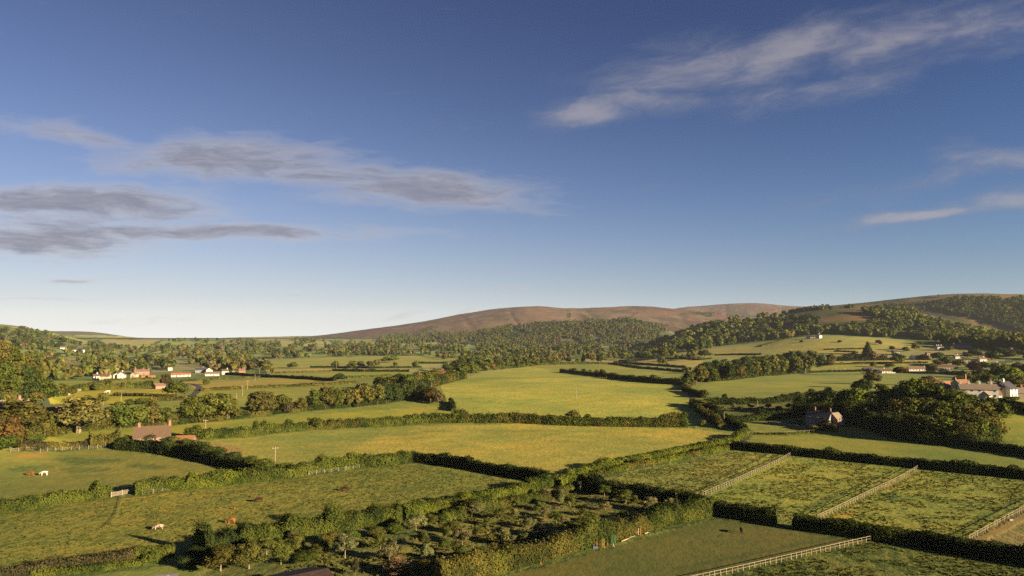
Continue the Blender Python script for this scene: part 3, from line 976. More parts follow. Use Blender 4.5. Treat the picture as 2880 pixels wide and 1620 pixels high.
hedge([(2060, 1262), (2160, 1273), (2273, 1284), (2386, 1295), (2500, 1308), (2584, 1316), (2726, 1332), (2880, 1346), (3150, 1375)], 3.1, 3.2, 'dark', 'long dark clipped hedge behind the fenced paddocks', bushy=.22, mixtone='green')
hedge([(1640, 1381), (1737, 1394), (1808, 1402), (1897, 1414)], 3.8, 3.6, 'dark', 'dark hedge between the orchard and the paddocks, left of the gap', bushy=.3)
hedge([(1915, 1416), (2005, 1447), (2100, 1462), (2186, 1473)], 3.4, 3.6, 'dark', 'dark hedge between the two gaps behind the black pony', bushy=.3, mixtone='green')
hedge([(2232, 1484), (2350, 1502), (2460, 1518), (2584, 1534), (2754, 1566), (2880, 1585), (3150, 1630)], 3.4, 4, 'dark', 'dark hedge ending at the lower right fence and running out of view', bushy=.25, mixtone='green')
hedge([(1230, 1658), (1340, 1622), (1440, 1595), (1610, 1549), (1723, 1515), (1808, 1491), (1893, 1470), (2015, 1444)], 3.7, 3.6, 'olive', 'olive hedge below the orchard with jump poles leaning beside it', bushy=.5, mixtone='green')
hedge([(-350, 1720), (0, 1632), (150, 1603), (300, 1587), (420, 1567), (490, 1560)], 2.2, 4.5, 'brown', 'low brown overgrown hedge at the bottom left corner', bushy=.4, mixtone='green')
hedge([(90, 1620), (250, 1606), (380, 1588), (440, 1578)], 1.0, 3, 'green', 'low bright green bramble strip in front of the brown hedge', bushy=.5)
# the valley beyond
hedge([(1955, 1052), (1924, 1098)], 2.5, 3.5, 'green', 'short hedge beside the lane below the dark copse', bushy=.5)
hedge([(1924, 1100), (1950, 1108), (1978, 1119)], 2.6, 3.5, 'dark', 'short dark hedge curving beside the lane right of the central pasture', bushy=.3)
hedge([(1946, 1138), (1965, 1155), (1995, 1178), (2030, 1205)], 3.0, 4, 'green', 'hedge along the lane at the lower right corner of the central pasture', bushy=.4, mixtone='olive')
hedge([(1985, 1140), (2010, 1160), (2050, 1188), (2095, 1215)], 2.6, 4, 'dark', 'dark hedge on the cottage side of the narrow lane', bushy=.4)
hedge([(1985, 1137), (2060, 1137), (2160, 1134), (2270, 1121), (2335, 1110)], 3.2, 3.5, 'dark', 'dark hedge behind the small orchard beside the shaded cottage', bushy=.4)
hedge([(2034, 1188), (2160, 1179), (2270, 1168)], 2.8, 5, 'dark', 'dark hedge between the small orchard and the cottage garden', bushy=.45)
hedge([(2120, 1222), (2200, 1222), (2290, 1216)], .7, 1.2, 'green', 'low grassy hedge behind the white rails near the cottage', bushy=.3)
hedge([(2556, 1238), (2700, 1254), (2880, 1282), (3050, 1310)], 3.2, 4, 'dark', 'dark hedge below the large right-hand wood', bushy=.35)
hedge([(2808, 1133), (2880, 1148), (3000, 1170)], 2.6, 3, 'dark', 'dark garden hedge right of the white terrace at the right edge', bushy=.25)
hedge([(2820, 1147), (2880, 1160), (3000, 1185)], 2.6, 3, 'dark', 'dark lower hedge above the bright field at the right edge', bushy=.25)
hedge([(1577, 1047), (1640, 1053), (1710, 1062)], 3.4, 4, 'olive', 'left half of the hedge crossing the top of the central pasture', bushy=.5, mixtone='green')
hedge([(1712, 1063), (1800, 1073), (1880, 1080), (1922, 1083)], 4, 4.5, 'green', 'right half of the hedge crossing the top of the central pasture', bushy=.45)
hedge([(1480, 1028), (1600, 1025), (1720, 1024), (1800, 1036), (1900, 1044), (1955, 1049)], 2.6, 3.5, 'olive', 'curving hedge at the crest above the central pasture', bushy=.35)
hedge([(1728, 1020), (1830, 1027), (1930, 1035)], 2.6, 3.5, 'olive', 'hedge between the two pale strips left of the dark copse', bushy=.3)
hedge([(1867, 1009), (1970, 1013), (2000, 1009)], 2.0, 3, 'dark', 'thin hedge at the top of the pale field beyond the copse', bushy=.2)
hedge([(2010, 1000), (2080, 998), (2140, 998)], 2.2, 3, 'dark', 'short thin hedge just above the dark copse', bushy=.2)
hedge([(2160, 1056), (2274, 1049), (2335, 1047)], 2.5, 3, 'dark', 'dark clipped hedge right of the copse, left of a pale gap', bushy=.24)
hedge([(2338, 1047), (2430, 1045), (2553, 1050), (2666, 1052), (2700, 1056)], 2.4, 3.2, 'dark', 'dark hedge in front of the white bungalows', bushy=.25)
hedge([(2296, 1027), (2443, 1023), (2610, 1021)], 2.0, 3, 'olive', 'thin hedge under the pale gold strip near the bungalows', bushy=.2)
hedge([(2347, 1015), (2420, 1014), (2510, 1013)], 3.5, 4, 'dark', 'dark hedge along the top of the pale gold strip', bushy=.3)
hedge([(2315, 985), (2437, 982)], 2.2, 3, 'olive', 'thin hedge along the foot of the sheep hillside', bushy=.2)
hedge([(2345, 989), (2406, 991)], 2.0, 3, 'dark', 'short dark hedge inside the small triangular fields', bushy=.2)
hedge([(2376, 1002), (2412, 992)], 1.6, 3, 'dark', 'short slanting hedge left of the tall hillside tree', bushy=.2)
hedge([(2140, 975), (2200, 958)], 2.0, 3, 'green', 'thin hedge climbing the left side of the sheep hillside', bushy=.3)
hedge([(562, 1100), (760, 1090), (940, 1083), (1000, 1078)], 1.9, 3, 'olive', 'straight hedge right of the winding lane in the valley fields', bushy=.22)
hedge([(757, 1062), (830, 1065), (941, 1071)], 2.5, 3.5, 'dark', 'dark clipped hedge ending at the lone round oak', bushy=.24)
hedge([(510, 1074), (600, 1067), (755, 1061)], 1.5, 3, 'olive', 'thin grassy hedge left of the dark clipped valley hedge', bushy=.22)
hedge([(935, 1044), (1022, 1045.5)], 2.8, 3.5, 'dark', 'short dark block hedge in the middle of the valley fields', bushy=.24)
hedge([(1027, 1045.5), (1150, 1046)], 2.6, 3.5, 'dark', 'dark hedge right of a small gap in the valley fields', bushy=.24)
hedge([(765, 1051), (933, 1044.5)], 1.5, 3, 'olive', 'thin hedge left of the dark block hedge', bushy=.22)
hedge([(873, 1034), (1074, 1036), (1187, 1034)], 2.4, 3.5, 'dark', 'long hedge under the row of valley oaks', bushy=.2)
hedge([(1170, 1022), (1258, 1023)], 2.6, 3.5, 'dark', 'short dark hedge right of the single valley oak', bushy=.22)
hedge([(975, 1064), (1100, 1058)], 2.0, 3.5, 'green', 'hedge between the lone round oak and the tree belt', bushy=.3)
hedge([(635, 1054), (700, 1058), (757, 1062)], 2.8, 3.5, 'dark', 'dark tall hedge right of the left-hand village', bushy=.22)
hedge([(113, 1075), (300, 1071), (450, 1066)], 1.6, 3, 'olive', 'thin hedge in front of the left-hand village', bushy=.22)
hedge([(136, 1106), (220, 1099), (282, 1096), (357, 1092), (425, 1088)], 3.6, 5, 'olive', 'bushy hedge along the top of the buttercup field', bushy=.6, mixtone='green')
hedge([(322, 1113), (400, 1114), (493, 1118)], 1.6, 4, 'olive', 'low dark bank crossing the buttercup field', bushy=.3)
hedge([(381, 1131), (450, 1127), (525, 1124)], 2.0, 4, 'olive', 'low scrub hedge below the buttercup field', bushy=.5, mixtone='ochre')
hedge([(52, 1266), (130, 1263), (190, 1262), (250, 1258)], 2.6, 3.5, 'olive', 'scrubby hedge behind the horse paddock at the left', bushy=.5, mixtone='brown')
hedge([(250, 1259), (290, 1255), (335, 1250)], 4.0, 5, 'olive', 'tall scrub hedge just left of the farmhouse', bushy=.4)
hedge([(1268, 1132), (1273, 1143), (1274, 1157)], 2.6, 3, 'dark', 'short dark hedge at the left corner of the central pasture', bushy=.2)
hedge([(2320, 1027), (2300, 1033)], 1.2, 3, 'dark', 'short stub of hedge beside the dark round tree', bushy=.2)

# ------------------------------------------------------------------ trees
O, T, N_, B, Q = 'open', 'tall', 'round', 'bush', 'oak'
belt = [(57, 1219, 85, 105, O, 'olive'), (172, 1215, 36, 26, 'conifer', 'green'), (225, 1217, 92, 112, O, 'ochre'), (140, 1214, 44, 40, B, 'green'),
        (305, 1203, 54, 46, T, 'olive'), (350, 1202, 68, 60, N_, 'green'), (390, 1200, 62, 60, N_, 'green'), (430, 1198, 52, 48, O, 'ochre'), (457, 1195, 54, 48, N_, 'green'), (483, 1194, 36, 36, B, 'olive'),
        (550, 1187, 80, 76, Q, 'green'), (603, 1184, 82, 82, Q, 'green'), (642, 1181, 60, 52, O, 'olive'), (668, 1178, 34, 36, B, 'ochre'), (709, 1170, 18, 15, B, 'blossom'), (693, 1172, 26, 26, B, 'olive'),
        (724, 1169, 72, 66, O, 'olive'), (752, 1166, 66, 56, O, 'ochre'), (790, 1161, 58, 50, N_, 'green'), (808, 1162, 40, 36, B, 'brown'), (845, 1156, 40, 38, O, 'ochre'), (885, 1151, 66, 44, T, 'green'),
        (918, 1149, 66, 60, O, 'olive'), (948, 1147, 62, 48, N_, 'green'), (973, 1145, 56, 46, O, 'ochre'), (997, 1143, 56, 50, O, 'ochre'), (1022, 1141, 70, 52, O, 'olive'), (1041, 1139, 62, 44, T, 'olive'),
        (1062, 1137, 62, 50, O, 'olive'), (1086, 1134, 68, 44, T, 'dark'), (1110, 1130, 62, 50, N_, 'dark'), (1136, 1126, 58, 52, N_, 'dark'), (1161, 1123, 62, 54, N_, 'dark'), (1187, 1125, 50, 50, N_, 'dark'),
        (1212, 1131, 44, 44, O, 'red'), (1232, 1137, 36, 32, O, 'pink')]
row(belt, 'in the tree belt across the valley', 'trees of the belt across the valley')
belt2 = [(1068, 1092, 44, 46, N_, 'olive'), (1100, 1094, 48, 48, N_, 'olive'), (1122, 1092, 52, 50, N_, 'dark'), (1150, 1094, 54, 50, N_, 'green'), (1172, 1090, 55, 50, Q, 'ochre'), (1196, 1088, 56, 55, N_, 'green'),
         (1218, 1078, 52, 46, N_, 'olive'), (1238, 1074, 46, 40, O, 'pink'), (1254, 1070, 32, 20, T, 'red'), (1272, 1068, 36, 40, N_, 'bright'), (1300, 1064, 56, 50, N_, 'green'), (1324, 1060, 56, 48, Q, 'green')]
row(belt2, 'behind the right end of the tree belt', 'trees behind the belt')
crest = [(1258, 1056, 42, 40, N_, 'dark'), (1285, 1046, 46, 46, N_, 'dark'), (1310, 1040, 40, 40, N_, 'green'), (1338, 1040, 44, 46, N_, 'dark'), (1360, 1043, 38, 36, N_, 'green'), (1381, 1041, 32, 30, B, 'copper'), (1402, 1038, 36, 34, N_, 'olive'), (1426, 1036, 38, 38, N_, 'green'),
         (1452, 1034, 38, 44, N_, 'green'), (1480, 1031, 34, 34, N_, 'green'), (1502, 1028, 34, 34, N_, 'olive'), (1522, 1025, 30, 28, N_, 'green'), (1541, 1023, 35, 28, N_, 'olive'), (1560, 1022, 36, 30, N_, 'ochre'), (1577, 1020, 30, 22, N_, 'ochre')]
row(crest, 'on the left shoulder of the central pasture', 'trees on the pasture shoulder')
vall = [(1600, 1020, 22, 20, N_, 'green'), (1625, 1021, 20, 18, N_, 'bright'), (1641, 1020, 22, 15, N_, 'bright'), (1660, 1021, 36, 30, O, 'olive'), (1692, 1019, 32, 34, N_, 'green'), (1716, 1010, 25, 16, T, 'ochre'),
        (1748, 1018, 10, 15, B, 'ochre'), (1757, 1012, 25, 28, Q, 'green'), (1776, 1010, 18, 18, N_, 'olive'), (1800, 1010, 28, 30, N_, 'dark'), (1822, 1011, 26, 28, N_, 'green'), (1845, 1010, 20, 30, Q, 'dark'),
        (1868, 1010, 38, 26, O, 'ochre'), (1862, 1026, 28, 28, Q, 'green'), (1766, 1022, 16, 22, Q, 'dark'), (1905, 1010, 15, 22, Q, 'green'), (1944, 1012, 35, 30, Q, 'green'), (1966, 1013, 10, 10, N_, 'ochre'), (1982, 1004, 24, 38, Q, 'dark'), (1925, 1009, 16, 22, Q, 'green')]
row(vall, 'in the scattered line beyond the crest hedge', 'scattered trees beyond the crest hedge')
lane = [(1930, 1051, 24, 28, N_, 'grey'), (1932, 1066, 22, 20, N_, 'dark'), (1935, 1097, 22, 26, B, 'ochre'), (1952, 1083, 17, 20, B, 'pink'), (1943, 1088, 20, 18, B, 'green'), (1980, 1118, 27, 26, N_, 'green'), (1968, 1147, 28, 42, B, 'olive'), (1996, 1162, 16, 22, B, 'green')]
row(lane, 'along the lane below the copse', 'trees along the lane')
copse = [(1972, 1077, 62, 42, N_, 'olive'), (1990, 1074, 58, 40, N_, 'dark'), (2006, 1076, 48, 40, N_, 'green'), (2026, 1071, 58, 42, N_, 'dark'), (2052, 1072, 60, 40, N_, 'dark'), (2078, 1068, 52, 44, N_, 'olive'), (2101, 1062, 58, 44, N_, 'dark'),
         (2126, 1061, 60, 44, T, 'olive'), (2150, 1059, 60, 40, T, 'green'), (2176, 1056, 60, 44, T, 'olive'), (2204, 1054, 56, 40, N_, 'green'), (2236, 1053, 60, 44, N_, 'olive'), (2266, 1051, 58, 50, O, 'olive'), (2220, 1052, 30, 34, B, 'bright')]
row(copse, 'in the front of the dark copse', 'trees in the front of the copse')
copse2 = [(1985, 1052, 42, 42, N_, 'dark'), (2015, 1050, 46, 42, N_, 'dark'), (2042, 1050, 48, 40, N_, 'green'), (2070, 1046, 44, 42, N_, 'dark'), (2098, 1040, 46, 42, N_, 'dark'), (2128, 1038, 44, 44, N_, 'dark'), (2158, 1034, 42, 44, N_, 'green'), (2190, 1034, 44, 42, N_, 'dark'),
          (2222, 1028, 48, 42, N_, 'dark'), (2250, 1026, 46, 44, N_, 'dark'), (2285, 1022, 42, 50, Q, 'green'), (2310, 1028, 34, 28, N_, 'dark'), (2338, 1024, 34, 26, N_, 'brown'), (2334, 1028, 22, 22, N_, 'ochre')]
row(copse2, 'along the back of the dark copse', 'trees at the back of the copse')
mid = [(2362, 1014, 14, 22, B, 'dark'), (2380, 1013, 15, 24, B, 'dark'), (2396, 1012, 17, 22, B, 'green'), (2412, 1012, 18, 20, B, 'dark'), (2432, 1012, 17, 22, B, 'green'), (2455, 1012, 26, 28, N_, 'pink'), (2441, 998, 36, 34, 'conifer', 'dark'), (2485, 1010, 14, 20, N_, 'green'),
       (2510, 985, 14, 14, N_, 'dark'), (2527, 1023, 34, 38, Q, 'green'), (2470, 966, 12, 16, N_, 'green'), (2476, 970, 12, 10, N_, 'brown'), (2361, 963, 8, 14, B, 'dark'), (2254, 963, 8, 9, B, 'dark')]
row(mid, 'between the sheep hillside and the bungalows', 'trees below the sheep hillside')
nearv = [(2425, 1106, 42, 48, Q, 'dark'), (2452, 1082, 42, 46, O, 'brown'), (2480, 1100, 24, 34, N_, 'green'), (2612, 1086, 30, 58, O, 'pink'), (2456, 1032, 16, 16, N_, 'olive'), (2502, 1033, 12, 26, N_, 'green'), (2520, 1098, 14, 20, B, 'green'), (2620, 1050, 30, 30, N_, 'green'), (2645, 1046, 12, 30, B, 'dark')]
row(nearv, 'around the bungalow meadow', 'trees around the bungalow meadow')
for i, (px, py, dx) in enumerate(((2531, 1098, -8), (2538, 1097, 6))):
    f = P1(px, py); d = math.hypot(*f[:2])
    tree(f, 64 * d / FPX, 38 * d / FPX, 'pine', 'pine', ('left', 'right')[i] + ' of two tall bare-stemmed pines with flat red-brown crowns', 'pair of flat-topped pines')
wood1 = [(2252, 1162, 46, 44, N_, 'dark'), (2290, 1158, 52, 52, N_, 'dark'), (2330, 1158, 58, 54, N_, 'dark'), (2370, 1156, 56, 54, N_, 'bright'), (2410, 1156, 60, 58, N_, 'bright'), (2450, 1154, 50, 52, N_, 'green'), (2490, 1152, 50, 54, N_, 'green'), (2530, 1150, 56, 56, N_, 'green'),
         (2565, 1150, 70, 60, Q, 'bright'), (2602, 1150, 66, 60, Q, 'bright'), (2642, 1154, 60, 60, Q, 'green'), (2682, 1158, 54, 56, N_, 'green'), (2722, 1160, 44, 50, N_, 'green')]
row([(q[0], q[1], q[2] * 1.18, q[3] * 1.08, q[4], q[5]) for q in wood1], 'along the back of the large right-hand wood', 'trees at the back of the large wood')
wood2 = [(2345, 1184, 46, 44, N_, 'dark'), (2385, 1184, 52, 50, N_, 'dark'), (2430, 1188, 52, 54, N_, 'dark'), (2475, 1190, 56, 56, N_, 'dark'), (2518, 1192, 62, 58, N_, 'olive'), (2560, 1192, 66, 60, N_, 'green'), (2600, 1193, 64, 60, N_, 'olive'), (2642, 1195, 60, 60, N_, 'bright'), (2684, 1196, 60, 60, N_, 'green'),
         (2722, 1195, 52, 52, N_, 'ochre'), (2760, 1192, 52, 52, N_, 'olive'), (2798, 1190, 58, 56, Q, 'green')]
row([(q[0], q[1], q[2] * 1.18, q[3] * 1.08, q[4], q[5]) for q in wood2], 'through the middle of the large right-hand wood', 'trees in the middle of the large wood')
wood3 = [(2500, 1214, 46, 50, N_, 'dark'), (2540, 1226, 54, 54, N_, 'dark'), (2580, 1234, 58, 58, N_, 'olive'), (2622, 1240, 60, 60, N_, 'green'), (2662, 1245, 60, 60, N_, 'bright'), (2702, 1247, 56, 58, N_, 'olive'), (2742, 1244, 58, 58, N_, 'bright'), (2782, 1232, 60, 60, N_, 'olive'), (2455, 1200, 40, 40, N_, 'dark')]
row([(q[0], q[1], q[2] * 1.18, q[3] * 1.08, q[4], q[5]) for q in wood3], 'along the front of the large right-hand wood', 'trees at the front of the large wood')
rr = random.Random(9)
vr = [(2600, 1012, 22, 28, N_, 'purple'), (2636, 1012, 30, 34, N_, 'green'), (2662, 1028, 34, 44, Q, 'green'), (2640, 1030, 26, 30, N_, 'olive'), (2693, 1032, 26, 26, N_, 'dark'), (2710, 1028, 16, 16, N_, 'copper'), (2738, 1048, 42, 40, N_, 'purple'), (2712, 1062, 28, 34, N_, 'olive'),
      (2765, 1040, 32, 30, N_, 'dark'), (2575, 985, 30, 24, N_, 'olive'), (2548, 990, 22, 20, N_, 'green'), (2586, 972, 16, 20, N_, 'brown'), (2650, 985, 12, 18, N_, 'olive'), (2672, 986, 16, 18, N_, 'olive'), (2742, 1000, 26, 32, N_, 'dark'), (2722, 1006, 18, 24, N_, 'green'),
      (2790, 1012, 34, 34, N_, 'dark'), (2812, 998, 28, 40, N_, 'dark'), (2838, 1004, 26, 34, N_, 'green'), (2866, 1000, 22, 30, N_, 'dark'), (2890, 1010, 28, 30, N_, 'green')]
row([(q[0], q[1], q[2] * .78, q[3] * .9, q[4], q[5]) for q in vr], 'among the upper houses of the right-hand village', 'trees among the upper right-hand houses')
vr2 = [(2700, 1085, 30, 34, N_, 'dark'), (2726, 1084, 34, 36, N_, 'olive'), (2755, 1082, 42, 42, O, 'olive'), (2780, 1085, 36, 40, N_, 'green'), (2808, 1072, 40, 46, N_, 'green'), (2838, 1084, 56, 58, Q, 'bright'), (2862, 1098, 44, 44, N_, 'olive'), (2800, 1046, 26, 26, N_, 'olive'), (2826, 1042, 20, 28, N_, 'green'),
       (2860, 1052, 34, 30, N_, 'brown'), (2884, 1058, 36, 34, N_, 'purple'), (2880, 1110, 30, 34, N_, 'bright'), (2905, 1090, 40, 44, N_, 'green'), (2770, 1060, 18, 26, N_, 'dark'), (2846, 1130, 18, 26, B, 'green'), (2690, 1060, 20, 24, N_, 'dark')]
row(vr2, 'behind the white terrace in the village', 'trees behind the white terrace')
cg = [(2246, 1190, 14, 22, B, 'olive'), (2236, 1196, 12, 30, B, 'grey'), (2300, 1196, 24, 24, O, 'brown'), (2320, 1198, 38, 36, O, 'grey'), (2350, 1196, 40, 30, O, 'brown'), (2382, 1190, 24, 10, 'conifer', 'green'), (2288, 1205, 14, 16, B, 'dark'), (2305, 1203, 12, 18, B, 'ochre'), (2322, 1210, 30, 34, O, 'brown'), (2288, 1210, 18, 28, B, 'grey'), (2344, 1212, 22, 22, B, 'olive')]
row(cg, 'in the garden of the shaded cottage', 'garden trees of the shaded cottage')
so2 = [(2005 + 26 * i + (i % 3) * 3, 1150 + (i % 2) * 7, 17, 22, 'apple', 'grey') for i in range(10)]
row(so2, 'in the small orchard behind the shaded cottage', 'trees of the small orchard', cat='orchard tree')
vf = [(822, 1035, 20, 26, Q, 'green'), (942, 1034, 24, 20, Q, 'green'), (990, 1036, 26, 26, Q, 'green'), (1015, 1035, 24, 22, Q, 'dark'), (1042, 1036, 26, 24, N_, 'olive'), (1058, 1030, 24, 22, N_, 'olive'), (1095, 1020, 24, 50, Q, 'green'), (1112, 1034, 20, 14, N_, 'olive'), (1168, 1034, 24, 20, Q, 'green'), (1250, 1012, 20, 20, N_, 'olive'),
      (952, 1072, 27, 37, Q, 'dark'), (580, 1082, 18, 21, N_, 'green'), (765, 1049, 18, 12, N_, 'olive'), (748, 1042, 16, 24, N_, 'olive')]
row(vf, 'standing in the open valley fields', 'oaks in the valley fields')
lv = [(495, 1113, 46, 58, Q, 'green'), (465, 1088, 38, 30, O, 'brown'), (245, 1134, 26, 20, N_, 'green'), (262, 1137, 20, 18, N_, 'olive'), (290, 1140, 34, 30, O, 'olive'), (270, 1098, 24, 20, N_, 'green'), (282, 1096, 14, 12, B, 'blossom'), (262, 1096, 14, 12, B, 'blossom'), (218, 1104, 14, 14, B, 'blossom'), (190, 1102, 20, 22, N_, 'olive'),
      (220, 1097, 18, 18, N_, 'dark'), (363, 1140, 20, 22, N_, 'green'), (403, 1138, 20, 26, N_, 'green'), (425, 1160, 34, 30, O, 'olive'), (332, 1140, 12, 20, B, 'bright')]
row(lv, 'around the buttercup field', 'trees around the buttercup field')
gap = [(100, 1250, 30, 40, B, 'green'), (885, 1206, 37, 34, N_, 'green'), (1096, 1193, 28, 30, N_, 'green'), (1116, 1194, 20, 24, B, 'green'), (1503, 1190, 27, 24, N_, 'olive'), (1612, 1192, 44, 52, N_, 'olive'), (1976, 1198, 20, 22, B, 'green')]
row(gap, 'standing up out of the field hedges', 'hedgerow trees')
# left hillside
lh = []
for rw, (y0, y1, n, h, nm) in enumerate(((1012, 1052, 5, 58, 0), (1060, 1085, 5, 56, 0), (1105, 1120, 5, 56, 0), (1155, 1160, 4, 54, 0))):
    for i in range(n):
        t = i / (n - 1)
        px = -30 + t * (125 + (0, 0, 5, -40)[rw]) + rr.uniform(-6, 6)
        lh.append((px, y0 + (y1 - y0) * t, h + rr.uniform(-8, 8), 52 + rr.uniform(-6, 10), rr.choice([N_, N_, Q, O]), rr.choice(['green', 'green', 'olive', 'ochre', 'dark', 'olive'])))
for a, b, nm in ((0, 5, 'along the top of the left wooded slope'), (5, 10, 'across the middle of the left wooded slope'), (10, 15, 'low on the left wooded slope'), (15, 19, 'above the roofs at the left edge')):
    row(lh[a:b], nm, 'trees of the left wooded slope')
row([(118, 1128, 46, 50, N_, 'dark'), (100, 1134, 34, 36, N_, 'ochre'), (10, 1205, 40, 46, B, 'dark'), (26, 1262, 84, 62, N_, 'copper'), (-10, 1255, 70, 60, O, 'brown'), (12, 1268, 50, 52, B, 'green')], 'around the roofs at the left edge', 'trees around the left-edge roofs')

hedge([(40, 1222), (110, 1219), (180, 1214), (300, 1203), (400, 1197), (500, 1192)], 3.4, 6, 'olive', 'scrubby undergrowth beneath the left part of the tree belt', name='undergrowth', bushy=.7, mixtone='green', cat='undergrowth')
hedge([(500, 1190), (620, 1181), (720, 1168), (850, 1154), (980, 1143)], 2.6, 6, 'dark', 'dark undergrowth beneath the paired oaks of the tree belt', name='undergrowth', bushy=.7, mixtone='olive', cat='undergrowth')
hedge([(985, 1142), (1060, 1134), (1120, 1124), (1190, 1120), (1235, 1130)], 5, 9, 'dark', 'dark thicket beneath the right end of the tree belt', name='undergrowth', bushy=.6, mixtone='dark', cat='undergrowth')
hedge([(1965, 1074), (2050, 1068), (2130, 1058), (2210, 1052), (2275, 1049)], 4, 8, 'dark', 'dark undergrowth along the front of the copse', name='undergrowth', bushy=.5, cat='undergrowth')
hedge([(2245, 1163), (2340, 1178), (2430, 1194), (2510, 1222), (2600, 1242), (2700, 1250), (2790, 1236)], 5, 9, 'dark', 'dark undergrowth along the front of the large right-hand wood', name='undergrowth', bushy=.6, mixtone='green', cat='undergrowth')
hedge([(1250, 1062), (1310, 1046), (1370, 1042), (1430, 1036), (1500, 1028), (1570, 1022)], 4, 7, 'green', 'undergrowth beneath the trees on the pasture shoulder', name='undergrowth', bushy=.6, mixtone='dark', cat='undergrowth')
hedge([(1060, 1096), (1120, 1094), (1190, 1092), (1240, 1078), (1300, 1064)], 5, 9, 'dark', 'dark undergrowth behind the right end of the tree belt', name='undergrowth', bushy=.6, mixtone='olive', cat='undergrowth')

# orchard
orch = [(1540, 1396, 26, 36), (1452, 1424, 22, 22), (1575, 1400, 28, 30), (1700, 1396, 36, 38), (1760, 1420, 46, 40), (1782, 1418, 28, 26), (1828, 1438, 40, 42), (1885, 1428, 30, 28), (1912, 1432, 26, 32), (1862, 1445, 34, 40), (1725, 1412, 28, 22),
        (1702, 1436, 28, 28), (1604, 1424, 34, 30), (1578, 1424, 38, 30), (1520, 1434, 26, 32), (1532, 1454, 28, 28), (1564, 1470, 36, 34), (1672, 1470, 28, 34), (1752, 1460, 26, 34), (1590, 1486, 36, 34), (1487, 1486, 34, 38), (1520, 1510, 40, 38),
        (1618, 1496, 36, 38), (1475, 1520, 24, 26), (1440, 1536, 34, 28), (1340, 1452, 36, 44), (1405, 1462, 34, 34), (1372, 1478, 24, 28), (1300, 1532, 52, 44), (1412, 1532, 52, 52), (1345, 1505, 24, 34), (1254, 1512, 34, 22), (1170, 1492, 50, 46),
        (1270, 1500, 36, 44), (1190, 1538, 50, 34), (1250, 1550, 34, 34), (1300, 1590, 52, 50), (1326, 1578, 44, 42), (1095, 1580, 62, 52), (1200, 1590, 62, 34), (1070, 1545, 44, 34), (970, 1570, 70, 60), (1120, 1618, 52, 66), (1386, 1556, 30, 28),
        (1190, 1626, 56, 46), (1446, 1450, 22, 20), (1640, 1450, 22, 22), (1560, 1520, 26, 26)]
ot = []
for i, (a, b, h, w) in enumerate(orch):
    tn = rr.choice(['green', 'olive', 'grey', 'grey', 'grey', 'olive', 'green'])
    if (a, b) in ((1120, 1618), (1300, 1532), (1487, 1486), (1702, 1436)):
        tn = 'pink' if a == 1120 else 'grey'
    ot.append((a, b, h, w, 'apple' if (a, b) != (1120, 1618) else N_, tn))
ot.sort(key=lambda t: t[1])
nb = ['in the top orchard row', 'in the second orchard row', 'in the third orchard row', 'in the fourth orchard row', 'in the fifth orchard row', 'in the lowest orchard row']
for k in range(6):
    row([(a, b, h * 1.08, w * 1.12, sp_, tn_) for a, b, h, w, sp_, tn_ in ot[k * 8:(k + 1) * 8]], nb[k], 'orchard trees', cat='orchard tree', jit=.2)
row([(1000, 1618, 44, 22, 'apple', 'brown')], 'of the orchard, beside the barn', 'bare orchard trees', cat='orchard tree', lab='thin bare young tree standing beside the brown barn roof')
scr = [(560, 1566, 36, 50, B, 'dark'), (620, 1606, 72, 90, O, 'olive'), (700, 1600, 76, 80, O, 'olive'), (750, 1560, 56, 60, O, 'green'), (790, 1588, 62, 50, O, 'green'), (830, 1546, 50, 56, B, 'olive'), (860, 1582, 44, 60, B, 'green'), (900, 1560, 40, 50, B, 'olive'), (822, 1520, 34, 26, 'apple', 'brown'),
       (930, 1530, 40, 50, B, 'olive'), (990, 1520, 34, 44, B, 'green'), (1060, 1510, 36, 44, B, 'olive'), (1110, 1500, 34, 40, B, 'green'), (1215, 1470, 30, 34, B, 'olive'), (1250, 1468, 34, 30, B, 'green'), (545, 1590, 40, 60, B, 'dark')]
row(scr, 'in the thicket between pasture and orchard', 'thicket trees between pasture and orchard')
hb = [(1452, 1335, 26, 34, B, 'dark'), (1540, 1352, 26, 34, B, 'green'), (1606, 1348, 34, 34, B, 'bright'), (1440, 1384, 20, 28, B, 'green'), (1245, 1438, 28, 44, B, 'bright'), (1280, 1428, 18, 20, B, 'green'), (1005, 1310, 24, 22, B, 'blossom'), (480, 1262, 40, 38, N_, 'green'), (528, 1265, 36, 30, N_, 'green'), (390, 1262, 22, 50, B, 'olive'), (350, 1255, 30, 44, B, 'green'),
      (440, 1268, 24, 50, B, 'dark'), (590, 1290, 36, 60, B, 'green'), (650, 1305, 38, 60, B, 'dark'), (700, 1318, 40, 60, B, 'green'), (745, 1328, 40, 56, B, 'green'), (800, 1330, 30, 50, B, 'green')]
row(hb, 'among the bushes of the near hedges', 'bushes in the near hedges')
print('TREES', NTREE[0])
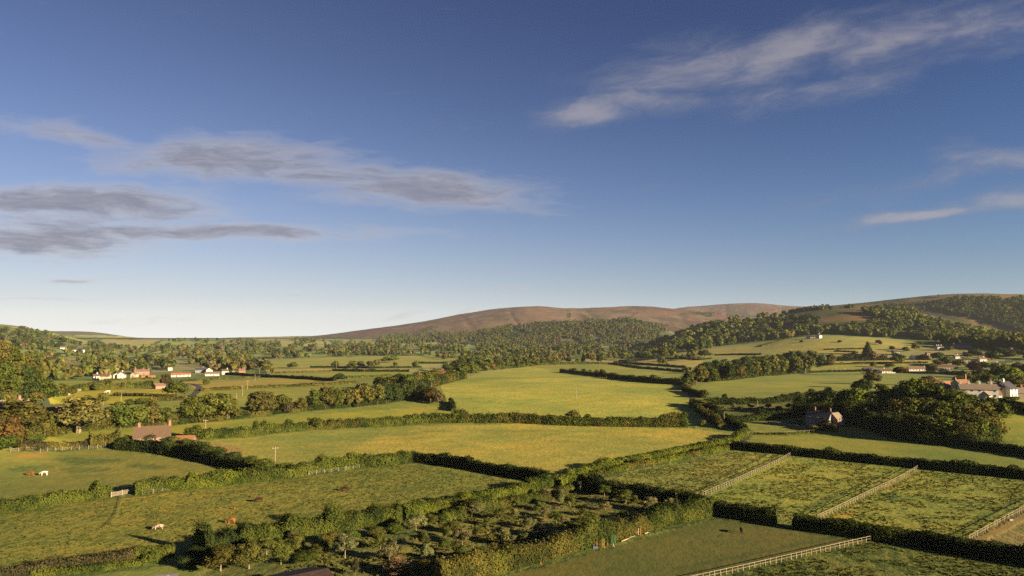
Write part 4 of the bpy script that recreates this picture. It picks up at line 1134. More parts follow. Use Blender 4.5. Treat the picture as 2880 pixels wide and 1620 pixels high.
# rough unmown margins at the feet of the hedges, worn lines beside the fences and through the grass
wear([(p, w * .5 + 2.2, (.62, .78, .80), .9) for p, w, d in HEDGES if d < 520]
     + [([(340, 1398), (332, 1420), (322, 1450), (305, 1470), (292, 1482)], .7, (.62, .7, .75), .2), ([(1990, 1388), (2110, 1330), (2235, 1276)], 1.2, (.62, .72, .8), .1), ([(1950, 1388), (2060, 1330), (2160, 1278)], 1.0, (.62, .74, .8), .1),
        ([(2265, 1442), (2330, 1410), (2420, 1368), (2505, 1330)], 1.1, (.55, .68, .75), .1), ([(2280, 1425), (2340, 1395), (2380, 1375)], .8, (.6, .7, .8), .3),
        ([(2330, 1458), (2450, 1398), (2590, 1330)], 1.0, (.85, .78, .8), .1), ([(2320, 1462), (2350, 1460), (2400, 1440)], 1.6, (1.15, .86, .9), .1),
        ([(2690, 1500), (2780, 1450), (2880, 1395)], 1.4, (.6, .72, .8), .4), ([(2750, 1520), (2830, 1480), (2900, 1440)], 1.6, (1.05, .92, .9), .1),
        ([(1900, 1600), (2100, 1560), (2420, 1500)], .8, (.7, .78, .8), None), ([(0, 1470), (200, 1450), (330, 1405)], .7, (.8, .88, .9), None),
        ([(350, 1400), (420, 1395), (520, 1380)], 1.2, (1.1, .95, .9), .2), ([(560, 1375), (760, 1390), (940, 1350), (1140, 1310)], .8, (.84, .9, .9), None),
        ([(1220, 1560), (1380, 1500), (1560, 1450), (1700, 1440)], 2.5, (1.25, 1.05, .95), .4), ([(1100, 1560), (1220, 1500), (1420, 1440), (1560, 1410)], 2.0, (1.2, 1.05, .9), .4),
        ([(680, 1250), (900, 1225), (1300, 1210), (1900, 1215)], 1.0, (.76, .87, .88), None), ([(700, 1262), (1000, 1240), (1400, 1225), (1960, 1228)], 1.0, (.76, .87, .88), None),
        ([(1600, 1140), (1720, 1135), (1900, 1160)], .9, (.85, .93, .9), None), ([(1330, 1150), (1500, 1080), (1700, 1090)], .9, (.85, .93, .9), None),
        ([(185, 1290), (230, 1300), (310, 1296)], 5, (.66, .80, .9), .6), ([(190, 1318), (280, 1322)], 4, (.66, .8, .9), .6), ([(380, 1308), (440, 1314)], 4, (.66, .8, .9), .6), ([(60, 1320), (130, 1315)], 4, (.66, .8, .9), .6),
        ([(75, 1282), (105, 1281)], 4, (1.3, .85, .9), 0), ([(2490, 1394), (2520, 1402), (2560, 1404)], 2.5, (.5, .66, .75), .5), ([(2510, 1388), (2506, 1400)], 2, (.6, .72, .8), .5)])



def tussocks(name, label, poly, n, h, w, cols, seed, thresh=.45):
    rng = np.random.default_rng(seed)
    xs = [p[0] for p in poly]; ys = [p[1] for p in poly]
    g = P(xs, ys)
    x0, x1, y0, y1 = g[:, 0].min(), g[:, 0].max(), g[:, 1].min(), g[:, 1].max()
    gp = [(a, b) for a, b in g[:, :2]]
    x = rng.uniform(x0, x1, n * 6); y = rng.uniform(y0, y1, n * 6)
    m = inpoly(x, y, gp) & (fbm(x / 6, y / 4, seed, 3) > thresh)
    x = x[m][:n]; y = y[m][:n]; n = len(x)
    k = 4
    s = rng.uniform(.5, 1.5, n)
    X = np.repeat(x, k); Y = np.repeat(y, k); S = np.repeat(s, k)
    d = rng.normal(0, 1, (n * k, 3)); d[:, 2] = np.abs(d[:, 2]) * .8 + .3
    d /= np.linalg.norm(d, axis=1, keepdims=True)
    pos = np.stack([X + d[:, 0] * w * .4 * S, Y + d[:, 1] * w * .4 * S, terrain(X, Y) + h * S * (.25 + .5 * d[:, 2])], 1)
    v, f = cards(rng, pos, d, w * .9)
    c = np.array(cols)[rng.integers(0, len(cols), n)] * rng.uniform(.8, 1.25, (n, 1))
    me = mesh_np(name, v, f, [M_LEAFA], np.repeat(np.repeat(c, k, 0), 4, 0))
    tag(obj(name, me), label, 'grass', kind='stuff')


tussocks('grass_tussocks', 'rank grass tussocks in the middle paddock', [(2235, 1284), (2580, 1321), (2300, 1448), (2270, 1480), (1995, 1436), (1985, 1400)], 2400, .09, .42, [(.040, .050, .011), (.070, .066, .015)], 1, .40)
tussocks('grass_tussocks', 'rank grass tussocks in the right-hand paddock', [(2600, 1322), (2880, 1350), (3100, 1380), (2880, 1425), (2735, 1505), (2700, 1548), (2310, 1485), (2320, 1460)], 2600, .09, .44, [(.038, .048, .011), (.064, .062, .014)], 2, .40)
tussocks('grass_tussocks', 'coarse grass tussocks in the bottom right field', [(1960, 1640), (2460, 1524), (2740, 1574), (3000, 1620), (3000, 1760), (1900, 1760)], 2600, .09, .40, [(.034, .041, .010), (.056, .052, .012)], 3, .40)
tussocks('grass_tussocks', 'dry grass tussocks in the left-hand fenced paddock', [(2060, 1270), (2205, 1282), (1975, 1392), (1900, 1408), (1650, 1376), (1740, 1335)], 2400, .07, .40, [(.052, .054, .013), (.092, .078, .02)], 4, .40)
tussocks('grass_tussocks', 'grass tussocks across the cow pasture', [(0, 1448), (300, 1408), (720, 1360), (1157, 1306), (1530, 1366), (1430, 1394), (1150, 1445), (880, 1482), (600, 1530), (300, 1580), (0, 1610)], 4000, .05, .36, [(.044, .048, .010), (.066, .060, .013)], 5, .36)
tussocks('bramble_scrub', 'brambles and long grass between the orchard trees', [(1420, 1408), (1640, 1388), (1900, 1424), (2000, 1448), (1440, 1592), (1000, 1690), (780, 1600), (1100, 1480)], 3000, .13, .55, [(.045, .046, .014), (.085, .070, .026), (.055, .058, .015)], 6, .45)

# ------------------------------------------------------------------ far woods, too many trees to tell apart
def wood(name, label, areas, tones, seed, conifer=0.0, hm=(9, 14), bottom=0):
    rng = np.random.default_rng(seed)
    PXs = []; PYs = []
    for poly, n in areas:
        xs = [p[0] for p in poly]; ys = [p[1] for p in poly]
        k = 0
        while k < n:
            a = rng.uniform(min(xs), max(xs), n * 3); b = rng.uniform(min(ys), max(ys), n * 3)
            m = inpoly(a, b, poly)
            m &= fbm(a / 30, b / 12, seed, 2) > .36
            a = a[m][:n - k]; b = b[m][:n - k]
            PXs.append(a); PYs.append(b); k += len(a)
    w = P(np.concatenate(PXs), np.concatenate(PYs))
    V = []; F = []; C = []; off = 0
    T_ = np.array([TONES[t] for t in tones])
    tn = fbm(w[:, 0] / 160, w[:, 1] / 160, seed + 3, 3)
    for i, p in enumerate(w):
        h = rng.uniform(*hm) ; r = h * rng.uniform(.36, .52)
        c = T_[int(np.clip((tn[i] - .25) * 2 * len(T_) + rng.normal(0, .8), 0, len(T_) - .01))] * rng.uniform(.75, 1.25)
        if rng.uniform() < conifer:
            k = 7; an = np.arange(k) * 6.283 / k + rng.uniform(0, 6)
            v = [(0, 0, h * 1.5)]
            rows_ = []
            for z, q in ((.55, .22), (.05, .36)):
                for a in an:
                    v.append((math.cos(a) * q * h * rng.uniform(.6, 1.2), math.sin(a) * q * h * rng.uniform(.6, 1.2), z * h * 1.3))
            v = np.array(v) + p
            f = [(0, 1 + j, 1 + (j + 1) % k) for j in range(k)]
            for j in range(k):
                a, b = 1 + j, 1 + (j + 1) % k
                f += [(a, a + k, b + k), (a, b + k, b)]
            f = np.array(f)
        else:
            v = ICO1[0].copy()
            v *= rng.uniform(.62, 1.12, (42, 1))
            v = v * np.array([r, r, h * .48]) + p + np.array([0, 0, h * .52])
            v[:, 2] = np.maximum(v[:, 2], p[2] - .5)
            f = ICO1[1]
        cc = np.tile(c, (len(v), 1)) * rng.uniform(.75, 1.25, (len(v), 1))
        V.append(v); F.append(f + off); C.append(cc); off += len(v)
        nk = 14
        d = rng.normal(0, 1, (nk, 3)); d /= np.linalg.norm(d, axis=1, keepdims=True); d[:, 2] = np.abs(d[:, 2])
        if conifer < .5:
            v, f4 = cards(rng, p + np.array([0, 0, h * .52]) + d * np.array([r, r, h * .5]) * 1.0, d, r * .75, 1.0)
            f = np.concatenate([f4[:, :3], f4[:, [0, 2, 3]]])
            V.append(v); F.append(f + off); C.append(np.tile(c, (len(v), 1)) * rng.uniform(.7, 1.35, (len(v), 1))); off += len(v)
    me = mesh_np(name, np.concatenate(V), np.concatenate(F), [M_LEAFA], np.concatenate(C))
    o = obj(name, me)
    tag(o, label, 'wood', kind='stuff')
    return o


wood('valley_wood', 'broad wood behind the left-hand village, of many mixed crowns', [([(60, 1006), (130, 996), (220, 996), (560, 992), (700, 1000), (740, 1020), (700, 1045), (560, 1046), (480, 1046), (330, 1058), (200, 1070), (110, 1072), (90, 1040)], 300),
     ([(600, 1020), (740, 1026), (760, 1040), (600, 1048)], 40)], ['green', 'olive', 'olive', 'brown', 'dark', 'olive', 'olive', 'green'], 3, hm=(9, 15))
wood('valley_floor_wood', 'belt of woodland across the far valley floor', [([(120, 985), (480, 975), (760, 975), (900, 985), (1000, 985), (1000, 992), (760, 1000), (560, 992), (220, 992)], 170), ([(740, 1000), (820, 985), (1000, 985), (1260, 980), (1420, 985), (1480, 1010), (1400, 1030), (1340, 1030), (1200, 1000), (900, 1004), (780, 1012)], 420),
     ([(640, 962), (900, 960), (1000, 965), (1440, 985), (1440, 992), (1000, 985), (700, 976)], 260), ([(440, 958), (900, 955), (900, 962), (600, 966)], 60), ([(1440, 985), (1560, 985), (1760, 990), (1900, 985), (1900, 1006), (1760, 1006), (1560, 1016), (1440, 1010)], 330)], ['dark', 'green', 'olive', 'dark', 'brown', 'green'], 5)
wood('knoll_wood', 'dense mixed woodland covering the rounded knoll below the moor', [([(1240, 950), (1320, 938), (1400, 924), (1450, 916), (1520, 909), (1600, 906), (1700, 903), (1780, 900), (1830, 912), (1880, 930), (1925, 950), (1900, 985), (1700, 992), (1440, 982), (1250, 975)], 3000)], ['dark', 'brown', 'green', 'olive', 'dark', 'brown'], 7, hm=(9, 13))
wood('conifer_plantation', 'dark conifer plantation on the lower slope of the moor', [([(1050, 962), (1100, 940), (1170, 932), (1260, 936), (1330, 935), (1440, 915), (1440, 935), (1300, 960), (1120, 968)], 1300)], ['dark', 'brown', 'dark', 'green'], 8, conifer=1.0, hm=(9, 13))
wood('hillside_wood', 'long wood clothing the right-hand hillside above the farmland', [([(1850, 985), (1890, 955), (1950, 925), (2010, 912), (2080, 920), (2160, 935), (2300, 930), (2420, 925), (2500, 905), (2600, 905), (2700, 925), (2880, 962), (2880, 985), (2700, 975), (2580, 955), (2450, 948), (2330, 938), (2200, 955), (2080, 968), (1950, 988)], 1500),
     ([(2020, 905), (2160, 893), (2300, 905), (2300, 930), (2160, 935), (2060, 922)], 130), ([(2420, 880), (2480, 874), (2560, 880), (2600, 900), (2500, 905)], 150), ([(2880, 962), (3150, 965), (3150, 1000), (2880, 985)], 120)], ['dark', 'green', 'green', 'olive', 'dark', 'bright'], 9, hm=(12, 19))
wood('heath_scrub', 'scattered scrub and trees on the high right-hand heath', [([(2160, 890), (2284, 866), (2360, 858), (2400, 862), (2400, 868), (2284, 874)], 120), ([(2480, 856), (2600, 862), (2600, 872), (2500, 868)], 70), ([(2600, 850), (2880, 850), (3000, 860), (3000, 940), (2880, 935), (2760, 900), (2620, 868)], 1500), ([(2640, 835), (2880, 838), (2880, 848), (2640, 850)], 160)], ['dark', 'green', 'dark', 'dark'], 10, hm=(8, 12))
wood('farmland_copse', 'small copses dotted over the far left farmland hill', [([(-40, 930), (60, 925), (130, 940), (200, 960), (130, 975), (-40, 950)], 120), ([(40, 960), (180, 975), (160, 985), (60, 985)], 90), ([(200, 965), (330, 975), (420, 985), (260, 985)], 60)], ['dark', 'brown', 'green', 'dark'], 12, hm=(9, 13))
wood('moorland_scrub', 'dark scrub in the gullies of the open moor', [([(1180, 928), (1210, 918), (1235, 920), (1200, 936), (1150, 945), (1100, 952), (1080, 950)], 120), ([(1630, 884), (1640, 886), (1680, 905), (1660, 905)], 40), ([(1930, 876), (1990, 880), (2060, 885), (2140, 890), (2060, 898), (1990, 892)], 160), ([(1700, 905), (1800, 880), (1760, 905), (1900, 915), (1840, 925)], 170), ([(1595, 872), (1605, 872), (1607, 895), (1597, 895)], 30)], ['dark', 'green', 'dark'], 14, hm=(6, 10))

# ------------------------------------------------------------------ lane and track
def strip(name, pts, w, mat, lift=.12, label=None):
    g = P([p[0] for p in pts], [p[1] for p in pts])
    seg = np.linalg.norm(np.diff(g[:, :2], axis=0), axis=1); cum = np.concatenate([[0], np.cumsum(seg)])
    n = int(cum[-1] / 2.5) + 2
    s = np.linspace(0, cum[-1], n)
    x = np.interp(s, cum, g[:, 0]); y = np.interp(s, cum, g[:, 1])
    k = np.ones(5) / 5
    x[2:-2] = np.convolve(x, k, 'valid'); y[2:-2] = np.convolve(y, k, 'valid')
    dx = np.gradient(x); dy = np.gradient(y); q = np.hypot(dx, dy) + 1e-9
    V = []
    for a in (-.5, -.2, .2, .5):
        vx = x - dy / q * w * a; vy = y + dx / q * w * a
        V.append(np.stack([vx, vy, terrain(vx, vy) + lift], 1))
    V = np.stack(V, 1); idx = np.arange(n * 4).reshape(n, 4)
    F = np.concatenate([np.stack([idx[:-1, i], idx[1:, i], idx[1:, i + 1], idx[:-1, i + 1]], 1) for i in range(3)])
    o = obj(name, mesh_np(name, V.reshape(-1, 3), F, [mat], smooth=True))
    o['kind'] = 'structure'; o['label'] = label; o['category'] = 'road'
    return o


M_LANE = mat_noisy('worn_asphalt', (.05, .046, .04), (.035, .033, .03), .6, .95)
M_TRACK = mat_noisy('dry_track', (.24, .18, .09), (.17, .135, .06), .4, .95)
M_PATH = mat_noisy('trodden_grass', (.085, .085, .03), (.12, .10, .035), .4, .95)
strip('lane', [(1235, 1462), (1350, 1431), (1450, 1407), (1560, 1385), (1620, 1364), (1700, 1340), (1800, 1313), (1900, 1292), (2000, 1269), (2065, 1250), (2100, 1234), (2085, 1216), (2032, 1190), (1992, 1166), (1965, 1147), (1950, 1130), (1948, 1112), (1936, 1094)], 3.0, M_LANE, .12, 'narrow sunken lane between hedges')
strip('farm_track', [(318, 1111), (345, 1104), (381, 1096), (420, 1093), (462, 1091)], 3.2, M_TRACK, .15, 'pale track across the buttercup field')
strip('winding_lane', [(470, 1128), (520, 1120), (549, 1108), (558, 1098), (562, 1088), (545, 1081), (528, 1079)], 4.0, M_LANE, .15, 'winding lane among the valley fields')

# ------------------------------------------------------------------ buildings
def flat(name, c, c2=None, sc=1.2, rough=.85, st=(1, 1, 1), bump=0.0):
    return mat_noisy(name, c, c2 or tuple(x * .78 for x in c), sc, rough, bump, 4, st)


WALLS = {'white': flat('white_render', (.46, .43, .37)), 'cream': flat('cream_render', (0.343, 0.291, 0.198)), 'pink': flat('pink_stone', (0.218, 0.140, 0.104)), 'stone': flat('rubble_stone', (0.177, 0.151, 0.120), (0.104, 0.083, 0.068), 3),
         'brick': flat('orange_brick', (0.239, 0.114, 0.062)), 'grey': flat('grey_render', (0.187, 0.182, 0.187)), 'timber': flat('dark_timber', (0.052, 0.036, 0.026))}
ROOFS = {'tile': flat('brown_tile', (.100, .064, .040), (.062, .040, .027), 2.2, .9, (1, 1, 3)), 'orange': flat('orange_tile', (0.218, 0.099, 0.044), (0.156, 0.068, 0.031), 2.2, .9, (1, 1, 3)), 'slate': flat('grey_slate', (0.049, 0.047, 0.055), (0.031, 0.031, 0.039), 2.2, .6, (1, 1, 3)),
         'tan': flat('tan_tile', (0.166, 0.127, 0.094), (0.120, 0.091, 0.068), 2.2, .9, (1, 1, 3)), 'pinkt': flat('pinkish_tile', (0.156, 0.088, 0.073), (0.109, 0.062, 0.052), 2.2, .9, (1, 1, 3)), 'barn': flat('rusty_sheet', (0.049, 0.027, 0.020), (0.026, 0.017, 0.015), 1.3, .75, (1, 1, 3))}
M_GLASS, _n, _p, _o = principled('window_glass', (.02, .025, .03), .15, .5)
M_FRAME = flat('white_frame', (.40, .39, .36))
M_DOOR = flat('dark_door', (.07, .05, .04))
M_CHIM = flat('chimney_brick', (.22, .12, .075), (.15, .085, .06), 3)


def window_mesh(w, h):
    mb = MB()
    mb.box(-w / 2, w / 2, -.05, .03, 0, h, 0)
    mb.box(-w / 2 + .08, -.04, -.065, -.045, .08, h - .08, 1)
    mb.box(.04, w / 2 - .08, -.065, -.045, .08, h - .08, 1)
    return mb.mesh('window', [M_FRAME, M_GLASS])


WIN = {}


def house(px, py, L, W, eave, rise, yaw, wall, roof, label, chim=(), name='house', cat='house', hip=0.0, group=None, gablew=True, front=True, storeys=None, door=True, oh=.35, place=None):
    f = np.array(place) if place is not None else P1(px, py)
    e = empty(name, tuple(f), R(yaw), label, cat, group)
    hx, hy = L / 2, W / 2
    mb = MB()
    z0 = -.8
    b = [(-hx, -hy), (hx, -hy), (hx, hy), (-hx, hy)]
    for i in range(4):
        a, c = b[i], b[(i + 1) % 4]
        mb.poly([(*a, z0), (*c, z0), (*c, eave), (*a, eave)])
    if not hip:
        mb.poly([(hx, -hy, eave), (hx, hy, eave), (hx, 0, eave + rise)])
        mb.poly([(-hx, hy, eave), (-hx, -hy, eave), (-hx, 0, eave + rise)])
    mb.build('wall', WALLS[wall], e)
    rb = MB()
    hp = hip * L / 2 if hip else -oh
    k = rise / hy * oh
    t = .18
    A = [(-hx - oh, -hy - oh, eave - k), (hx + oh, -hy - oh, eave - k), (hx - hp, 0, eave + rise), (-hx + hp, 0, eave + rise)]
    Bq = [(hx + oh, hy + oh, eave - k), (-hx - oh, hy + oh, eave - k), (-hx + hp, 0, eave + rise), (hx - hp, 0, eave + rise)]
    up = lambda q: [(x, y, z + t) for x, y, z in q]
    rb.poly(up(A)); rb.poly(up(Bq))
    rb.poly(A[::-1]); rb.poly(Bq[::-1])
    if hip:
        rb.poly(up([A[1], Bq[0], Bq[3]])); rb.poly(up([Bq[1], A[0], A[3]]))
        rb.poly([A[1], (A[1][0], A[1][1], A[1][2] + t), (Bq[0][0], Bq[0][1], Bq[0][2] + t), Bq[0]][::-1])
        rb.poly([Bq[1], (Bq[1][0], Bq[1][1], Bq[1][2] + t), (A[0][0], A[0][1], A[0][2] + t), A[0]][::-1])
    else:
        for q in (A, Bq):
            rb.poly([q[1], q[2], up(q)[2], up(q)[1]]); rb.poly([q[3], q[0], up(q)[0], up(q)[3]])
    for q in (A, Bq):
        rb.poly([q[0], q[1], up(q)[1], up(q)[0]])
    r = rb.build('roof', ROOFS[roof], e)
    for c in chim:
        cx, hh = c if isinstance(c, tuple) else (c, 1.3)
        cm = MB().box(cx * hx - .45, cx * hx + .45, -.35, .35, eave + rise - .9, eave + rise + hh)
        cm.box(cx * hx - .52, cx * hx + .52, -.42, .42, eave + rise + hh, eave + rise + hh + .12)
        for dx in (-.2, .2):
            cm.box(cx * hx + dx - .1, cx * hx + dx + .1, -.1, .1, eave + rise + hh + .12, eave + rise + hh + .5)
        cm.build('chimney', M_CHIM if wall != 'white' else WALLS['white'], r)
    if front:
        st = storeys or (2 if eave > 4.2 else 1)
        nwin = max(2, int(L / 3.2))
        key = (1.1, 1.15)
        if key not in WIN:
            WIN[key] = window_mesh(*key)
        for s in range(st):
            for i in range(nwin):
                x = -hx + L * (i + .5) / nwin
                if door and s == 0 and i == nwin // 2:
                    MB().box(x - .45, x + .45, -hy - .05, -hy + .02, -.1, 2.05).build('door', M_DOOR, e)
                    continue
                w = obj('window', WIN[key], e, (x, -hy, .95 + s * 2.55))
        for sx in (1, -1):
            w = obj('window', WIN[key], e, (sx * hx, 0, .95 + (st - 1) * 2.55))
            w.rotation_euler = (0, 0, sx * R(90))
    return e


def view_yaw(px, rel=0):     # yaw whose front (-y) faces the camera, plus an offset
    return -math.degrees(math.atan((px - 1440) / FPX)) + rel


VY = view_yaw
LH = 'houses of the left-hand village'
RH = 'houses of the right-hand village'
house(427, 1249, 13, 7.5, 3.4, 3.7, 27, 'pink', 'tile', 'long low farmhouse with a brown tiled roof and two end chimneys', (-.72, (.96, 1.8)), name='farmhouse', storeys=1)
house(521, 1259, 6.5, 6, 2.3, 2.3, 8, 'stone', 'orange', 'small outbuilding with an orange tiled roof right of the farmhouse', name='outbuilding', cat='outbuilding')
house(14, 1190, 15, 9, 4.8, 4.2, VY(14, 18), 'pink', 'tan', 'big pale-roofed house among trees at the left edge', (.6,))
house(50, 1196, 9, 7, 3.6, 3.2, VY(50, 30), 'pink', 'tile', 'brown-roofed gabled wing right of the pale roof at the left edge', ())
house(138, 1190, 9, 7, 3.0, 4.0, VY(138, 20), 'pink', 'orange', 'orange-roofed cottage showing between two trees at the left', ())
house(172, 1188, 7, 4, 2.4, 1.2, VY(172, 5), 'white', 'tan', 'low white shed right of the orange-roofed cottage at the left', (), name='shed', cat='shed')
for a in [(270, 1069, 6.5, 6, 4.6, 2.4, 10, 'white', 'tile', 'leftmost white cottage of the left-hand village, brown roof', (.3,), LH),
          (297, 1070, 9.5, 6.5, 4.8, 2.6, -20, 'cream', 'tile', 'cream house with three chimneys beside the leftmost village cottage', (-.8, .1, .9), LH),
          (330, 1066, 5.5, 6.5, 4.8, 2.6, 75, 'white', 'tile', 'bright white gable end, left of a matching pair in the village', (), LH),
          (342, 1066, 6.5, 7, 5.4, 3.0, 75, 'white', 'tile', 'taller bright white gable end, right of a matching pair in the village', (.9,), LH),
          (378, 1063, 6.5, 6, 4.6, 2.4, 60, 'cream', 'tan', 'cream cottage just right of the white village gables', ((.2, 2.4),), LH),
          (400, 1054, 18, 7, 4.8, 2.8, -4, 'pink', 'pinkt', 'long pink-roofed house above the cream cottage in the village', ((-.95, 2.6), .1, .9), LH),
          (476, 1042, 6.5, 6.5, 5.0, 2.6, 20, 'white', 'slate', 'white double-gabled house alone among trees above the village', (.2,), LH),
          (497, 1060, 12.5, 6, 2.8, 2.6, -6, 'white', 'orange', 'white bungalow with a bright orange roof in the middle of the village', (), LH),
          (524, 1059, 10, 6, 2.8, 2.2, -6, 'white', 'orange', 'white cottage right of the orange-roofed bungalow', (), LH),
          (566, 1048, 16, 7, 4.0, 3.2, -4, 'grey', 'slate', 'long dark slate-roofed house behind the village', (.3,), LH),
          (589, 1049, 6, 7, 4.6, 3.0, 80, 'white', 'slate', 'white gable end joined to the long slate-roofed house', (), LH),
          (597, 1057, 17, 6, 2.9, 2.4, -4, 'white', 'pinkt', 'long low white house right of the village centre', (), LH),
          (633, 1053, 9, 6.5, 4.6, 2.6, 4, 'white', 'tile', 'white two-storey house near the right end of the village', (.6,), LH),
          (660, 1053, 5.5, 5.5, 3.4, 2.2, 70, 'cream', 'tile', 'small cream gable before the brick house at the village end', (), LH),
          (680, 1052, 9, 6.5, 4.8, 2.6, 4, 'brick', 'pinkt', 'brick house with chimneys, last at the right of the left-hand village', (-.6, .3, .8), LH)]:
    px, py, L, W, ev, ri, yw, wl, rf, lb, ch, gr = a
    L *= .86; ev *= .88; ri *= .85
    house(px, py, L, W, ev, ri, VY(px, yw), wl, rf, lb, ch, group=gr)
for px, lb in ((408, 'left low brick range along the front of the village'), (427, 'right low brick range along the front of the village')):
    house(px, 1062, 7, 3, 1.8, .9, VY(px, -3), 'brick', 'orange', lb, (), name='outbuilding', cat='outbuilding', front=False)
house(446, 1093, 6.5, 5, 2.2, 1.6, VY(446, 25), 'pink', 'pinkt', 'small pink-roofed field barn at the top of the buttercup field', (), name='field_barn', cat='barn', front=False)
house(178, 983, 14, 9, 4, 2.5, VY(178, 8), 'white', 'tan', 'small white barn alone on the far left hillside', (), name='barn', cat='barn', front=False)
house(215, 990, 32, 12, 5, 3, VY(215, 5), 'white', 'slate', 'long white barn on the far left hillside, right of a smaller one', (), name='barn', cat='barn', front=False)
# right-hand village
house(2642, 985, 10, 7, 5.2, 2.2, VY(2642, 34), 'white', 'slate', 'white house with white chimneys high in the right-hand village', (-.8, -.2, .6), group=RH)
house(2706, 978, 26, 9, 3.6, 3.0, VY(2706, 18), 'pink', 'pinkt', 'very long pinkish-roofed building at the top of the right-hand village', (-.85,), group=RH)
house(2794, 976, 10, 8, 5.8, 2.6, VY(2794, 40), 'brick', 'orange', 'tall orange brick house above the long strip of meadow', (-.7, .2), group=RH)
house(2768, 977, 10, 7, 4.2, 2.4, VY(2768, 32), 'brick', 'slate', 'lower slate-roofed wing left of the tall brick house', (.5,), group=RH)
house(2519, 998, 9, 7, 4.8, 2.4, VY(2519, 36), 'grey', 'slate', 'dark-roofed house with white chimneys behind a round tree', (-.6, .1, .8), group=RH)
house(2567, 1011, 6, 8, 3.8, 2.8, VY(2567, 72), 'white', 'slate', 'small white gable beside the purple beech', (), group=RH)
house(2582, 1011, 9, 6, 3.2, 2.2, VY(2582, 28), 'grey', 'tan', 'low grey house between the white gable and the purple beech', (-.8,), group=RH)
house(2578, 1043, 22, 8, 2.7, 2.6, VY(2578, 24), 'white', 'pinkt', 'white bungalow with a pinkish roof, right of the dark-roofed one', (.9,), name='bungalow', cat='bungalow')
house(2660, 1038, 26, 8, 2.7, 2.8, VY(2660, 20), 'cream', 'tile', 'long brown-roofed bungalow standing behind a dark-roofed bungalow', (-.3,), name='bungalow', cat='bungalow')
house(2640, 1049, 13, 8, 2.6, 2.4, VY(2640, 26), 'white', 'slate', 'slate-roofed wing of the cream gabled bungalow', (), name='bungalow', cat='bungalow')
house(2660, 1049, 9, 9, 2.7, 3.0, VY(2660, 82), 'cream', 'slate', 'cream gabled bungalow facing the meadow', (), name='bungalow', cat='bungalow')
house(2484, 1049, 26, 9, 2.7, 2.7, VY(2484, 24), 'white', 'tile', 'wide white bungalow with a brown roof facing the meadow', (.1,), name='bungalow', cat='bungalow', hip=.35)
house(2473, 1050, 8, 7, 2.7, 2.4, VY(2473, 86), 'white', 'tile', 'white gabled front wing of the wide bungalow', (), name='bungalow', cat='bungalow')
house(2440, 1044, 12, 7, 2.7, 2.2, VY(2440, 26), 'white', 'slate', 'small dark-roofed bungalow at the left of the bungalow row', (), name='bungalow', cat='bungalow')
house(2818, 1040, 19, 10, 3.2, 4.6, VY(2818, 28), 'cream', 'tan', 'large tan hipped roof among trees at the right edge', (-.35,), hip=.4, group=RH)
house(2783, 1053, 5, 6, 3.6, 2.2, VY(2783, 70), 'white', 'orange', 'tiny white cottage with an orange roof below the hipped roof', (), group=RH)
house(2850, 988, 9, 7, 4, 2.4, VY(2850, 32), 'cream', 'pinkt', 'pink-roofed house between dark trees near the right edge', (.4,), group=RH)
house(2866, 1042, 9, 7, 3.0, 2.6, VY(2866, 32), 'cream', 'tan', 'tan-roofed cottage at the right edge beside the hipped roof', (), group=RH)
house(2722, 1000, 12, 6, 3, 2, VY(2722, 26), 'grey', 'slate', 'low slate roof with white chimneys below the meadow strip', (-.9, .9), group=RH)
house(2703, 1098, 10, 7.5, 5.0, 2.8, VY(2703, 50), 'cream', 'orange', 'cream two-storey house with an orange-brown roof left of the terrace', (-.95, (.95, 3.4)), group=RH)
house(2660, 1095, 9, 6.5, 2.6, 3.2, VY(2660, 56), 'stone', 'orange', 'orange-roofed barn left of the cream two-storey house', (), name='barn', cat='barn', front=False)
house(2750, 1120, 16, 6.5, 4.6, 2.4, VY(2758, 16), 'white', 'tan', 'long white terrace with a tan roof and four chimneys', (-.9, -.45, .12, .75), name='terrace', cat='terrace')
house(2800, 1116, 6, 7, 4.9, 2.7, VY(2806, 16), 'cream', 'tan', 'taller cream end house joined to the white terrace', (-.6,), group=RH)
house(2828, 1118, 6.5, 8, 4.7, 3.2, VY(2832, 62), 'white', 'slate', 'white gabled house with a dark slate roof right of the terrace', (-.4,), group=RH)
house(2773, 1128, 5, 4, 3.0, 1.8, VY(2773, 76), 'white', 'tan', 'white lean-to extension in front of the terrace', (), name='extension', cat='extension', front=False)
house(2793, 1122, 6, 4.5, 2.3, 1.9, VY(2793, 30), 'white', 'pinkt', 'small pink-roofed annexe in front of the terrace', (), name='extension', cat='extension', front=False)
house(2303, 951, 9, 8, 5.4, 3.2, VY(2303, 60), 'white', 'slate', 'white gabled farmhouse alone at the edge of the sheep hillside', (.3,), name='farmhouse', cat='house')
house(2285, 951, 22, 6, 3.0, 2.0, VY(2285, 4), 'white', 'slate', 'low white range of buildings left of the hillside farmhouse', (), name='outbuilding', cat='outbuilding')
house(2307, 1200, 10, 7.0, 4.3, 2.9, VY(2307, -20), 'grey', 'slate', 'shaded stone cottage with a purple slate roof below the wood', (-.45, .9), name='cottage', cat='cottage')  # pale walls; the shade they stand in is put into the grey wall colour
house(2350, 1200, 5, 5, 3.6, 2.6, VY(2350, 60), 'pink', 'tan', 'pink-walled garden shed right of the shaded cottage', (), name='shed', cat='shed', front=False)
